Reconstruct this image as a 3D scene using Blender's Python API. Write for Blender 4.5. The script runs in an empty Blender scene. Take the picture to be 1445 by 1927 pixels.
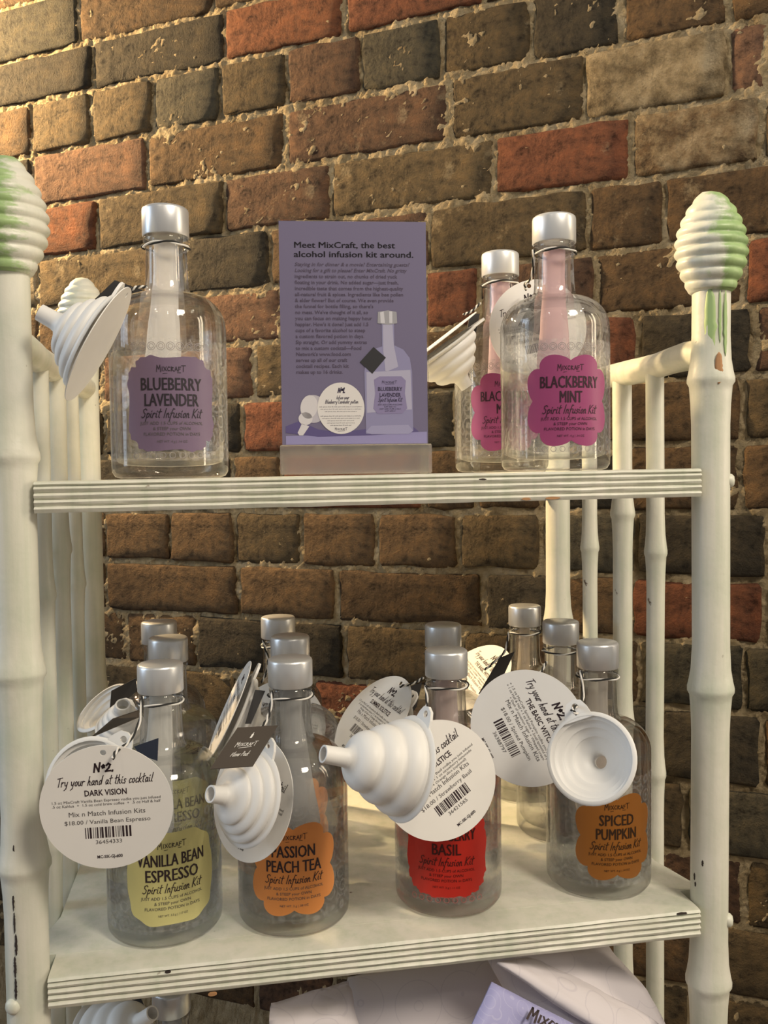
import bpy, bmesh, math, random
from mathutils import Vector, Matrix, noise
random.seed(7)
PI = math.pi
SC = bpy.context.scene
COL = SC.collection

# ------------------------------------------------------------------ camera
Z0 = 1.0                                     # height of the upper shelf above the floor
CAM = Vector((0.1262, -0.6159, 0.0007))      # shelf coordinates: upper shelf top is z = 0
YAW, PITCH, ROLL, F = 0.1756, -0.0407, -0.0125, 1666.0
fw = Vector((math.sin(YAW)*math.cos(PITCH), math.cos(YAW)*math.cos(PITCH), math.sin(PITCH)))
r0 = Vector((math.cos(YAW), -math.sin(YAW), 0)); u0 = r0.cross(fw)
rt = r0*math.cos(ROLL) + u0*math.sin(ROLL)
up = -r0*math.sin(ROLL) + u0*math.cos(ROLL)
cd = bpy.data.cameras.new('camera'); cam = bpy.data.objects.new('camera', cd); COL.objects.link(cam)
m = Matrix((rt, up, -fw)).transposed().to_4x4(); m.translation = CAM + Vector((0, 0, Z0)); cam.matrix_world = m
cd.sensor_fit = 'VERTICAL'; cd.sensor_height = 36; cd.lens = F/1927*36; cd.clip_start = 0.02
SC.camera = cam
def CP(px, py, d):                            # point seen at a pixel, d metres deep
    return CAM + (fw + rt*((px-722.5)/F) - up*((py-963.5)/F))*d

# ------------------------------------------------------------------ world, lights, exposure
SC.view_settings.view_transform = 'Standard'; SC.view_settings.look = 'None'
SC.view_settings.gamma = 1; SC.view_settings.use_curve_mapping = False
SC.view_settings.exposure = 0.0
w = bpy.data.worlds.new('world'); SC.world = w; w.use_nodes = True
wn = w.node_tree.nodes['Background']; wn.inputs[0].default_value = (1.0, 0.93, 0.84, 1); wn.inputs[1].default_value = 0.26
def look(o, target):
    d = Vector(target) - o.location
    o.rotation_euler = d.to_track_quat('-Z', 'Y').to_euler()
def area(name, loc, target, sx, sy, power, col):
    l = bpy.data.lights.new(name, 'AREA'); l.shape = 'RECTANGLE'; l.size = sx; l.size_y = sy; l.energy = power; l.color = col
    o = bpy.data.objects.new(name, l); COL.objects.link(o); o.location = Vector(loc)+Vector((0, 0, Z0)); look(o, Vector(target)+Vector((0, 0, Z0))); return o
def spot(name, loc, target, power, col, size=1.2, rad=0.03, blend=0.6):
    l = bpy.data.lights.new(name, 'SPOT'); l.energy = power; l.color = col; l.spot_size = size; l.spot_blend = blend; l.shadow_soft_size = rad
    o = bpy.data.objects.new(name, l); COL.objects.link(o); o.location = Vector(loc)+Vector((0, 0, Z0)); look(o, Vector(target)+Vector((0, 0, Z0))); return o
area('window_light', (-2.2, 0.0, 0.55), (0.2, 0.1, 0.0), 0.8, 1.5, 21, (0.66, 0.82, 1.0))
area('doorway_light', (2.1, -0.55, 0.45), (0.3, 0.1, 0.0), 0.16, 1.3, 12, (1.0, 0.84, 0.60))
area('ceiling_light', (1.1, -1.5, 1.5), (0.3, 0.3, -0.2), 0.5, 0.5, 38, (1.0, 0.88, 0.71))
for lx, ly in ((-0.5, -1.3), (0.25, -1.9), (1.5, -0.6)): spot('track_lamp', (lx, ly, 1.45), (0.25, 0.1, -0.25), 7, (1.0, 0.88, 0.70), 0.9, 0.035)
spot('wall_lamp', (-0.68, 0.90, 0.74), (0.30, 0.70, 0.37), 190, (1.0, 0.71, 0.37), 1.36, 0.03, 0.4)

# ------------------------------------------------------------------ materials
def mat(name):
    mt = bpy.data.materials.new(name); mt.use_nodes = True
    return mt, mt.node_tree.nodes, mt.node_tree.links, mt.node_tree.nodes['Principled BSDF']
def plain(name, col, rough=0.5, metal=0.0, spec=0.5, sub=0.0):
    mt, n, l, b = mat(name)
    b.inputs['Base Color'].default_value = (*col, 1); b.inputs['Roughness'].default_value = rough
    b.inputs['Metallic'].default_value = metal; b.inputs['Specular IOR Level'].default_value = spec
    if sub:
        b.inputs['Subsurface Weight'].default_value = sub; b.inputs['Subsurface Radius'].default_value = (.006, .006, .006)
        b.inputs['Subsurface Scale'].default_value = 0.5
    return mt
def add(n, t, **k):
    nd = n.new(t)
    for a, v in k.items():
        if a in nd.inputs: nd.inputs[a].default_value = v
        else: setattr(nd, a, v)
    return nd
def noisen(n, l, vec, scale, detail=4, rough=0.6):
    nd = n.new('ShaderNodeTexNoise'); nd.inputs['Scale'].default_value = scale; nd.inputs['Detail'].default_value = detail
    nd.inputs['Roughness'].default_value = rough
    if vec: l.new(vec, nd.inputs['Vector'])
    return nd
def ramp(n, l, fac, pts):
    nd = n.new('ShaderNodeValToRGB'); el = nd.color_ramp.elements
    el[0].position, el[0].color = pts[0][0], (*pts[0][1], 1); el[1].position, el[1].color = pts[-1][0], (*pts[-1][1], 1)
    for p_, c_ in pts[1:-1]:
        e = el.new(p_); e.color = (*c_, 1)
    l.new(fac, nd.inputs['Fac']); return nd
def mixc(n, l, fac, a, b, mode='MIX'):
    nd = n.new('ShaderNodeMix'); nd.data_type = 'RGBA'; nd.blend_type = mode
    for k, v in ((0, fac), (6, a), (7, b)):
        if isinstance(v, (int, float)): nd.inputs[k].default_value = v
        elif isinstance(v, tuple): nd.inputs[k].default_value = (*v, 1)
        else: l.new(v, nd.inputs[k])
    return nd.outputs[2]
def bump(n, l, b, h, strength, dist, prev=None):
    nd = n.new('ShaderNodeBump'); nd.inputs['Strength'].default_value = strength; nd.inputs['Distance'].default_value = dist
    l.new(h, nd.inputs['Height'])
    if prev: l.new(prev, nd.inputs['Normal'])
    if b: l.new(nd.outputs[0], b.inputs['Normal'])
    return nd.outputs[0]
def mth(n, l, op, a, b=None, c=None):
    nd = n.new('ShaderNodeMath'); nd.operation = op
    for k, v in enumerate((a, b, c)):
        if v is None: continue
        if isinstance(v, (int, float)): nd.inputs[k].default_value = v
        else: l.new(v, nd.inputs[k])
    return nd.outputs[0]

def mortar_color(n, l, vec):
    a = noisen(n, l, vec, 26, 6, .7)
    c = ramp(n, l, a.outputs[0], [(.3, (.27, .195, .105)), (.5, (.50, .385, .225)), (.7, (.66, .53, .34))])
    return c.outputs[0]
mm, n, l, b = mat('mortar')
tc = n.new('ShaderNodeTexCoord')
l.new(mortar_color(n, l, tc.outputs['Object']), b.inputs['Base Color'])
b.inputs['Roughness'].default_value = .95; b.inputs['Specular IOR Level'].default_value = .15
h1 = noisen(n, l, tc.outputs['Object'], 190, 6, .75); h2 = noisen(n, l, tc.outputs['Object'], 520, 3, .7)
p1 = bump(n, l, None, h1.outputs[0], 1.0, .009); bump(n, l, b, h2.outputs[0], .9, .003, p1)
M_MORTAR = mm
mm, n, l, b = mat('brick')                    # colour of each brick from its own object colour, smear from its alpha
tc = n.new('ShaderNodeTexCoord'); oi = n.new('ShaderNodeObjectInfo'); vec = tc.outputs['Object']
a = noisen(n, l, vec, 22, 8, .7); a2 = noisen(n, l, vec, 85, 6, .7)
dk = ramp(n, l, a.outputs[0], [(.3, (.55, .52, .5)), (.5, (1, 1, 1)), (.72, (1.45, 1.35, 1.2))])
c1 = mixc(n, l, 1.0, oi.outputs['Color'], dk.outputs[0], 'MULTIPLY')
dk2 = ramp(n, l, a2.outputs[0], [(.32, (.38, .36, .35)), (.45, (.95, .95, .95)), (.62, (1.3, 1.25, 1.15))])
c2 = mixc(n, l, 1.0, c1, dk2.outputs[0], 'MULTIPLY')
# mortar smeared on the brick face
sm = noisen(n, l, vec, 30, 9, .76)
thr = mth(n, l, 'SUBTRACT', 0.76, mth(n, l, 'MULTIPLY', oi.outputs['Alpha'], .5))
mk = mth(n, l, 'MULTIPLY', mth(n, l, 'SUBTRACT', sm.outputs[0], thr), 4.5); mk.node.use_clamp = True
c3 = mixc(n, l, mth(n, l, 'MULTIPLY', mk, .62), c2, mortar_color(n, l, vec))
l.new(c3, b.inputs['Base Color']); b.inputs['Roughness'].default_value = .88; b.inputs['Specular IOR Level'].default_value = .22
h1 = noisen(n, l, vec, 90, 7, .72); h2 = noisen(n, l, vec, 420, 3, .7)
p1 = bump(n, l, None, h1.outputs[0], 1.0, .0065); p2 = bump(n, l, None, mk, .5, .0015, p1); bump(n, l, b, h2.outputs[0], .8, .0018, p2)
M_BRICK = mm

def paint(name, green=None):
    mm, n, l, b = mat(name)
    tc = n.new('ShaderNodeTexCoord'); vec = tc.outputs['Object']
    a = noisen(n, l, vec, 14, 5, .6)
    c = ramp(n, l, a.outputs[0], [(.3, (.60, .62, .52)), (.5, (.70, .69, .60)), (.7, (.76, .74, .66))]).outputs[0]
    st = n.new('ShaderNodeMapping'); st.inputs['Scale'].default_value = (1, 1, .06); l.new(vec, st.inputs['Vector'])
    a2 = noisen(n, l, st.outputs[0], 90, 4, .6)
    k = ramp(n, l, a2.outputs[0], [(.35, (.86, .90, .85)), (.55, (1, 1, 1)), (1, (1, 1, 1))]).outputs[0]
    c = mixc(n, l, .8, c, k, 'MULTIPLY')
    a3 = noisen(n, l, vec, 75, 3, .5)
    k3 = mth(n, l, 'MULTIPLY', mth(n, l, 'SUBTRACT', a3.outputs[0], .735), 25); k3.node.use_clamp = True
    c = mixc(n, l, k3, c, (.16, .11, .07))
    if green:                                 # rubbed patches where the older green coat shows, on one side of the turning
        gx, gy, off, zs = green
        sp = n.new('ShaderNodeSeparateXYZ'); l.new(vec, sp.inputs[0])
        d = mth(n, l, 'ADD', mth(n, l, 'MULTIPLY', sp.outputs[0], gx), mth(n, l, 'MULTIPLY', sp.outputs[1], gy))
        gm = n.new('ShaderNodeMapping'); gm.inputs['Scale'].default_value = (1, 1, zs); l.new(vec, gm.inputs['Vector'])
        gn = noisen(n, l, gm.outputs[0], 45, 5, .65)
        v = mth(n, l, 'ADD', mth(n, l, 'MULTIPLY', d, 40), mth(n, l, 'MULTIPLY', mth(n, l, 'SUBTRACT', gn.outputs[0], .5), 2.6))
        v = mth(n, l, 'MULTIPLY', mth(n, l, 'SUBTRACT', v, off), 2.5); v.node.use_clamp = True
        gc = ramp(n, l, gn.outputs[0], [(.3, (.16, .30, .09)), (.6, (.32, .48, .18))]).outputs[0]
        c = mixc(n, l, mth(n, l, 'MULTIPLY', v, .9), c, gc)
    l.new(c, b.inputs['Base Color']); b.inputs['Roughness'].default_value = .42
    h = noisen(n, l, vec, 60, 4, .6); p = bump(n, l, None, h.outputs[0], .35, .0015)
    bump(n, l, b, a2.outputs[0], .25, .0008, p)
    return mm
M_PAINT = paint('cream_paint'); M_GREEN_R = paint('cream_paint_with_green', (.95, -.25, -.18, 1.0)); M_GREEN_L = paint('cream_paint_green_streaks', (-.9, -.15, -.35, 2.5))
M_CHIP = plain('bare_dark_wood', (.035, .024, .02), .8); M_CHIP2 = plain('bare_orange_wood', (.42, .22, .10), .7)
# clear glass
mm, n, l, b = mat('clear_glass')             # thin-walled: most light goes straight through the body, the thick base and the rims refract
b.inputs['Base Color'].default_value = (.985, .99, .99, 1); b.inputs['Roughness'].default_value = 0.0; b.inputs['IOR'].default_value = 1.46; b.inputs['Transmission Weight'].default_value = 1
tr = n.new('ShaderNodeBsdfTransparent'); tr.inputs[0].default_value = (.99, .993, .993, 1); mx = n.new('ShaderNodeMixShader'); lw = n.new('ShaderNodeLayerWeight'); lw.inputs[0].default_value = .35
k = mth(n, l, 'MULTIPLY_ADD', mth(n, l, 'POWER', lw.outputs['Facing'], 1.5), .75, .10); k.node.use_clamp = True
gl = n.new('ShaderNodeBsdfGlossy'); gl.inputs['Roughness'].default_value = .01; lf = n.new('ShaderNodeLayerWeight'); lf.inputs[0].default_value = .5; fr = mth(n, l, 'MULTIPLY_ADD', mth(n, l, 'POWER', lf.outputs['Facing'], 5), .6, .045); m0 = n.new('ShaderNodeMixShader')
l.new(fr, m0.inputs[0]); l.new(tr.outputs[0], m0.inputs[1]); l.new(gl.outputs[0], m0.inputs[2])
l.new(k, mx.inputs[0]); l.new(m0.outputs[0], mx.inputs[1]); l.new(b.outputs[0], mx.inputs[2]); l.new(mx.outputs[0], n['Material Output'].inputs['Surface'])
M_GLASS = mm
mm, n, l, b = mat('clear_acrylic')
b.inputs['Base Color'].default_value = (.97, .98, .98, 1); b.inputs['Roughness'].default_value = 0.03; b.inputs['IOR'].default_value = 1.3; b.inputs['Transmission Weight'].default_value = 1
M_ACR = mm
mm, n, l, b = mat('satin_silver')
b.inputs['Base Color'].default_value = (.68, .69, .71, 1); b.inputs['Metallic'].default_value = .65; b.inputs['Roughness'].default_value = .34
M_SILVER = mm
M_SILVER_W = plain('satin_white_silver', (.70, .71, .72), .35, .45)
M_SIL = plain('white_silicone', (.80, .79, .77), .45, 0, .4, .15)
mm, n, l, b = mat('card_stock')
tc = n.new('ShaderNodeTexCoord'); a = noisen(n, l, tc.outputs['Object'], 30, 3, .5)
l.new(ramp(n, l, a.outputs[0], [(.3, (.84, .82, .79)), (.7, (.88, .86, .83))]).outputs[0], b.inputs['Base Color']); b.inputs['Roughness'].default_value = .55
M_CARD = mm
M_BLACK = plain('black_card', (.018, .016, .016), .5); M_NAVY = plain('navy_card', (.02, .028, .055), .5); M_BROWNT = plain('dark_brown_card', (.055, .042, .032), .5)
M_INK = plain('dark_ink', (.03, .015, .02), .6); M_INKG = plain('grey_ink', (.10, .09, .09), .6); M_INKP = plain('purple_grey_ink', (.075, .055, .10), .6); M_WINK = plain('white_ink', (.75, .73, .7), .5)
M_SERIF = plain('soft_black_ink', (.02, .016, .03), .6)
def frosted(name, lines, base, dens):
    mm, n, l, b = mat(name)
    out = n['Material Output']; tc = n.new('ShaderNodeTexCoord'); uv = tc.outputs['UV']
    vo = n.new('ShaderNodeTexVoronoi'); vo.inputs['Scale'].default_value = 75; vo.inputs['Randomness'].default_value = .35; l.new(uv, vo.inputs['Vector'])
    s = mth(n, l, 'SINE', mth(n, l, 'MULTIPLY', vo.outputs['Distance'], 24))
    k = mth(n, l, 'MULTIPLY', mth(n, l, 'GREATER_THAN', s, .55), dens)
    k = mth(n, l, 'ADD', k, base)
    tr = n.new('ShaderNodeBsdfTransparent'); df = n.new('ShaderNodeBsdfDiffuse'); tl = n.new('ShaderNodeBsdfTranslucent')
    df.inputs[0].default_value = (*lines, 1); tl.inputs[0].default_value = (*lines, 1)
    m1 = n.new('ShaderNodeMixShader'); m1.inputs[0].default_value = .4; l.new(df.outputs[0], m1.inputs[1]); l.new(tl.outputs[0], m1.inputs[2])
    m2 = n.new('ShaderNodeMixShader'); l.new(k, m2.inputs[0]); l.new(tr.outputs[0], m2.inputs[1]); l.new(m1.outputs[0], m2.inputs[2])
    l.new(m2.outputs[0], out.inputs['Surface']); return mm
M_FROST = frosted('frosted_lace_film', (.76, .76, .78), .055, .15)
def paper(name, col, alpha):
    mm, n, l, b = mat(name)
    out = n['Material Output']; tc = n.new('ShaderNodeTexCoord'); a = noisen(n, l, tc.outputs['Object'], 120, 4, .6)
    c = mixc(n, l, a.outputs[0], tuple(x*.8 for x in col), col)
    tr = n.new('ShaderNodeBsdfTransparent'); df = n.new('ShaderNodeBsdfDiffuse'); tl = n.new('ShaderNodeBsdfTranslucent'); l.new(c, df.inputs[0]); l.new(c, tl.inputs[0])
    m1 = n.new('ShaderNodeMixShader'); m1.inputs[0].default_value = .35; l.new(df.outputs[0], m1.inputs[1]); l.new(tl.outputs[0], m1.inputs[2])
    m2 = n.new('ShaderNodeMixShader'); m2.inputs[0].default_value = alpha; l.new(tr.outputs[0], m2.inputs[1]); l.new(m1.outputs[0], m2.inputs[2])
    l.new(m2.outputs[0], out.inputs['Surface']); return mm

# ------------------------------------------------------------------ helpers
OFF = Vector((0, 0, Z0))
def link(name, me, mt=None, parent=None, smooth=False):
    o = bpy.data.objects.new(name, me); COL.objects.link(o)
    if mt:
        for x in (mt if isinstance(mt, list) else [mt]): me.materials.append(x)
    if smooth:
        for p in me.polygons: p.use_smooth = True
    if parent: o.parent = parent
    return o
def from_bm(name, bm, mt=None, parent=None, smooth=False, sharp=None):
    bmesh.ops.recalc_face_normals(bm, faces=bm.faces)
    me = bpy.data.meshes.new(name); bm.to_mesh(me); bm.free()
    o = link(name, me, mt, parent, smooth)
    if sharp is not None: me.set_sharp_from_angle(angle=sharp)
    return o
def empty(name, loc, label=None, cat=None, group=None):
    o = bpy.data.objects.new(name, None); COL.objects.link(o); o.location = loc; o.empty_display_size = .02
    if label: o['label'] = label
    if cat: o['category'] = cat
    if group: o['group'] = group
    return o
def lathe(bm, prof, seg=48, center=(0, 0), closed=False, M=None):
    rings = []
    for r_, z_ in prof:
        if r_ < 1e-6: rings.append([bm.verts.new((center[0], center[1], z_))])
        else: rings.append([bm.verts.new((center[0]+r_*math.cos(2*PI*i/seg), center[1]+r_*math.sin(2*PI*i/seg), z_)) for i in range(seg)])
    pairs = list(zip(rings, rings[1:]))
    if closed: pairs.append((rings[-1], rings[0]))
    for A, B in pairs:
        for i in range(seg):
            j = (i+1) % seg
            if len(A) == 1 and len(B) == 1: continue
            if len(A) == 1: bm.faces.new((A[0], B[i], B[j]))
            elif len(B) == 1: bm.faces.new((A[i], A[j], B[0]))
            else: bm.faces.new((A[i], A[j], B[j], B[i]))
    return rings
def boxm(bm, lo, hi):
    v = [bm.verts.new((x, y, z)) for x in (lo[0], hi[0]) for y in (lo[1], hi[1]) for z in (lo[2], hi[2])]
    for f in ((0, 1, 3, 2), (4, 6, 7, 5), (0, 4, 5, 1), (2, 3, 7, 6), (0, 2, 6, 4), (1, 5, 7, 3)): bm.faces.new([v[i] for i in f])
def prism(bm, pts, z0, z1):
    a = [bm.verts.new((x, y, z0)) for x, y in pts]; b_ = [bm.verts.new((x, y, z1)) for x, y in pts]
    bm.faces.new(a[::-1]); bm.faces.new(b_)
    for i in range(len(pts)):
        j = (i+1) % len(pts); bm.faces.new((a[i], a[j], b_[j], b_[i]))
def tube(bm, pts, rad, seg=6, cap=True):
    pts = [Vector(p) for p in pts]; rings = []
    prev = None
    for i, p in enumerate(pts):
        t = (pts[min(i+1, len(pts)-1)] - pts[max(i-1, 0)]).normalized()
        a = prev if prev and abs(prev.dot(t)) < .95 else (Vector((0, 0, 1)) if abs(t.z) < .9 else Vector((1, 0, 0)))
        s = t.cross(a).normalized(); q = s.cross(t).normalized(); prev = q
        r_ = rad[i] if isinstance(rad, (list, tuple)) else rad
        rings.append([bm.verts.new(p + (s*math.cos(2*PI*k/seg) + q*math.sin(2*PI*k/seg))*r_) for k in range(seg)])
    for A, B in zip(rings, rings[1:]):
        for k in range(seg): bm.faces.new((A[k], A[(k+1) % seg], B[(k+1) % seg], B[k]))
    if cap: bm.faces.new(rings[0][::-1]); bm.faces.new(rings[-1])

# ------------------------------------------------------------------ brick wall
ANG = math.radians(-32); DIST = 1.17
WP = CAM + fw*DIST; WT = Vector((math.cos(ANG), math.sin(ANG), 0)); WN = Vector((math.sin(ANG), -math.cos(ANG), 0))
def s_of(px, z):                              # distance along the wall for a joint
    P = Vector((WP.x, WP.y, z)) - CAM; k = (px-722.5)/F
    return (k*P.dot(fw) - P.dot(rt)) / (WT.dot(rt) - k*WT.dot(fw))
JZ = [.553, .493, .426, .358, .292, .224, .160, .093, .029, -.039, -.104, -.168, -.235, -.310, -.380, -.450, -.519]
JZ = [.688, .621] + JZ + [-.588, -.655, -.722]
JZ = [CAM.z + (z-CAM.z)*DIST for z in JZ]     # JZ[k+1] is the joint below row k
ROWS = {1: [151, 403, 650], 2: [178, 424, 651, 912], 3: [64, 175, 291, 417, 543, 681, 833, 1000, 1170, 1369],
 4: [65, 279, 539, 850, 1101, 1371, 1443], 5: [188, 425, 624, 932, 1187, 1432], 6: [75, 350, 512, 650, 810, 1108, 1250],
 7: [200, 380, 535, 800, 905, 1122, 1400], 8: [70, 195, 330, 480, 800, 1060, 1199, 1420], 9: [200, 460, 600, 860, 1120, 1398],
 10: [180, 440, 532, 800, 900, 1020, 1180, 1395], 11: [201, 323, 443, 569, 711, 864, 1022, 1198, 1443], 12: [202, 451, 636, 912, 1060, 1185, 1441],
 13: [240, 373, 505, 650, 872, 965, 1205, 1400], 14: [200, 450, 590, 760, 1010, 1130, 1241, 1436], 15: [300, 560, 700, 840, 1100, 1290], 16: [200, 420, 700, 960, 1180, 1400], 17: [330, 600, 860, 1110, 1330], 18: [300, 560, 800, 1060, 1300]}
BC = {'o': (.105, .076, .042), 'd': (.055, .045, .031), 'b': (.108, .068, .036), 'r': (.155, .060, .033), 'p': (.17, .095, .06), 'R': (.17, .068, .034), 'm': (.105, .060, .038), 'g': (.070, .062, .044)}
SPEC = {(1, 0): 'g0', (1, 1): 'b0', (2, 0): 'd0', (2, 1): 'd0', (2, 2): 'R0', (2, 3): 'r1', (2, 4): 'b1', (3, 0): 'b0', (3, 1): 'o2', (3, 2): 'o1', (3, 3): 'g1', (3, 4): 'o1', (3, 5): 'm3', (3, 6): 'g2', (3, 7): 'o3', (3, 8): 'd0', (3, 9): 'b3', (3, 10): 'b4',
 (4, 0): 'd0', (4, 1): 'p1', (4, 2): 'b2', (4, 3): 'm4', (4, 4): 'o3', (4, 5): 'o8', (4, 6): 'p3', (5, 0): 'R0', (5, 1): 'o3', (5, 2): 'm4', (5, 3): 'o4', (5, 4): 'r3', (5, 5): 'b7', (6, 0): 'o7', (6, 1): 'o4', (6, 2): 'd3', (6, 5): 'o4', (6, 6): 'b4', (6, 7): 'b4',
 (7, 2): 'p2', (7, 4): 'r1', (7, 6): 'b3', (7, 7): 'r2', (8, 2): 'p2', (8, 3): 'p2', (8, 6): 'r1', (8, 7): 'd2', (9, 2): 'r2', (9, 3): 'd1', (9, 4): 'd1', (9, 5): 'b2', (10, 2): 'b1', (10, 3): 'r1', (11, 1): 'b2', (11, 2): 'b1', (11, 3): 'o1', (11, 4): 'b1', (11, 5): 'b1', (11, 6): 'o1', (11, 7): 'g0', (11, 8): 'd1',
 (12, 1): 'b2', (12, 2): 'b2', (12, 3): 'b2', (12, 4): 'd2', (12, 5): 'b2', (12, 6): 'r0', (13, 0): 'b1', (13, 2): 'd1', (13, 3): 'd1', (13, 4): 'o2', (14, 3): 'r1', (14, 4): 'b2', (14, 7): 'd2'}
wall = from_bm('wall_back', bmesh.new(), M_MORTAR)
SL, SR = -1.05, 0.75
bm = bmesh.new()
NS, NZ = 640, 520; ZB, ZT = -Z0, .80
def wall_off(s, z):
    v = Vector((s*14, z*14, 3.1)); v2 = Vector((s*70, z*70, 1.7)); v3 = Vector((s*190, z*190, 5))
    return .0013 + .0040*noise.noise(v) + .0034*noise.noise(v2) + .0024*noise.noise(v3) + .0020*noise.noise(v3*1.9)
grid = []
for j in range(NZ+1):
    # finer rows in the photographed height
    z = (ZB + (-.62-ZB)*j/30) if j < 30 else -.62 + (ZT+.62)*(j-30)/(NZ-30); row = []
    for i in range(NS+1):
        s = SL + (SR-SL)*i/NS
        row.append(bm.verts.new(Vector((WP.x, WP.y, z)) + WT*s + WN*(wall_off(s, z))))
    grid.append(row)
for j in range(NZ):
    for i in range(NS): bm.faces.new((grid[j][i], grid[j][i+1], grid[j+1][i+1], grid[j+1][i]))
# thickness behind
bk = [bm.verts.new(Vector((WP.x, WP.y, z)) + WT*s - WN*.12) for s, z in ((SL, ZB), (SR, ZB), (SR, ZT), (SL, ZT))]
bm.faces.new(bk[::-1])
bm.faces.new([bk[0], bk[1]] + grid[0][::-1]); bm.faces.new([bk[3], bk[2]] + grid[NZ][::-1])
bm.faces.new([bk[0]] + [grid[j][0] for j in range(NZ+1)] + [bk[3]]); bm.faces.new([bk[1]] + [grid[j][NS] for j in range(NZ+1)] + [bk[2]])
bmesh.ops.recalc_face_normals(bm, faces=bm.faces); bm.to_mesh(wall.data); bm.free()
for p in wall.data.polygons: p.use_smooth = True
wall.location = OFF; wall['kind'] = 'structure'
BR = random.Random(11)
def brick(s0, s1, z0, z1, col, smear):
    bm = bmesh.new(); L = s1-s0; H = z1-z0
    nx = max(5, int(L/.02)); nz = 6
    def pos(i, n_, D): return 0.0 if i == 0 else 1.0 if i == n_ else (.0035/D if i == 1 else 1-.0035/D if i == n_-1 else .0035/D + (1-.007/D)*(i-1)/(n_-2))
    sd = BR.random()*100; face = BR.uniform(.0035, .0075); tilt = BR.uniform(-.03, .03); rnd = BR.uniform(.0005, .0035)
    bev = .0026
    V = []
    for j in range(nz+1):
        row = []
        for i in range(nx+1):
            a = pos(i, nx, L); c = pos(j, nz, H)
            x = -L/2 + L*a; z = -H/2 + H*c
            ex = min(a, 1-a)*L; ez = min(c, 1-c)*H
            edge = (i in (0, nx)) or (j in (0, nz))
            # corners rounded in plan
            if i in (0, nx) and j in (0, nz): x *= 1 - rnd/L*1.6; z *= 1 - rnd/H*1.2
            nn = noise.noise(Vector((x*60+sd, z*60, sd)))
            if edge: x += .0042*noise.noise(Vector((x*60+sd, z*80, a*9))); z += .0045*noise.noise(Vector((x*75+sd, 7, c*9)))
            d = face + .0022*nn + .0012*noise.noise(Vector((x*150, z*150, sd))) + tilt*x*.3
            if edge: d = face - bev + .0012*nn
            row.append(bm.verts.new((x, -d, z)))
        V.append(row)
    for j in range(nz):
        for i in range(nx): bm.faces.new((V[j][i], V[j][i+1], V[j+1][i+1], V[j+1][i]))
    rim = V[0][:] + [V[j][nx] for j in range(1, nz+1)] + V[nz][-2::-1] + [V[j][0] for j in range(nz-1, 0, -1)]
    back = [bm.verts.new((v.co.x, .012, v.co.z)) for v in rim]
    for i in range(len(rim)):
        j = (i+1) % len(rim); bm.faces.new((rim[i], back[i], back[j], rim[j]))
    bm.faces.new(back)
    o = from_bm('brick', bm, M_BRICK, wall, True)
    o.matrix_parent_inverse = Matrix.Translation(-OFF)
    P = Vector((WP.x, WP.y, (z0+z1)/2)) + WT*((s0+s1)/2) + OFF
    o.location = P; o.rotation_euler = (0, 0, ANG)
    o.color = (*col, smear)
nb = 0
for k in range(0, 20):
    zt, zb = JZ[k], JZ[k+1]
    zm = (zt+zb)/2
    js = [s_of(px, zm) for px in ROWS.get(k, [])]
    if not js: js = [BR.uniform(-.3, -.2)]
    while js[0] > SL + .45: js.insert(0, js[0] - BR.choice((.125, .24, .24)))
    while js[-1] < SR - .26: js.append(js[-1] + BR.choice((.125, .24, .24)))
    vis0 = js.index(min(js, key=lambda q: abs(q - s_of(ROWS[k][0], zm)))) if k in ROWS else 0
    for i in range(len(js)-1):
        key = (k, i - vis0 + 1); sp = SPEC.get(key)
        if sp: col = BC[sp[0]]; smear = int(sp[1])/10
        else: col = BC[BR.choice('oobbbdmgodbo')]; smear = BR.uniform(.05, .35)
        if k > 8 and not sp: smear *= .5
        q = BR.uniform(.70, .98); col = tuple(c*q for c in col)
        g = BR.uniform(.0028, .0050)
        gz = BR.uniform(.0028, .0048)
        brick(js[i]+g, js[i+1]-g, zb+gz, zt-gz, col, smear); nb += 1
print('bricks', nb)
# floor
bm = bmesh.new(); boxm(bm, (-1.6, -2.2, -.03), (1.9, 1.6, 0))
mm, n, l, b = mat('floor_boards'); tc = n.new('ShaderNodeTexCoord'); mp = n.new('ShaderNodeMapping'); mp.inputs['Scale'].default_value = (1, 12, 1); l.new(tc.outputs['Object'], mp.inputs['Vector'])
l.new(ramp(n, l, noisen(n, l, mp.outputs[0], 5, 5).outputs[0], [(.3, (.10, .06, .035)), (.7, (.2, .125, .075))]).outputs[0], b.inputs['Base Color'])
fl = from_bm('floor', bm, mm); fl['kind'] = 'structure'
# blue wall plug
bm = bmesh.new(); lathe(bm, [(0, .012), (.0022, .012), (.0022, -.001), (.0042, -.002), (.0046, -.0035), (.0030, -.004), (.0022, -.0035), (.0018, .004), (0, .004)], 20)
pl = from_bm('wall_plug', bm, plain('blue_plastic', (.012, .035, .10), .4), None, True)
zz = CAM.z; Pp = None
d = (CP(1297, 416, 1) - CAM); t_ = (WP-CAM).dot(WN)/d.dot(WN); Pp = CAM + d*t_ + WN*.006
pl.location = Pp + OFF; pl.rotation_euler = Vector(-WN).to_track_quat('Z', 'Y').to_euler()
pl['label'] = 'small blue plastic wall plug pushed into the brick wall beside the right finial'; pl['category'] = 'wall plug'

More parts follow.
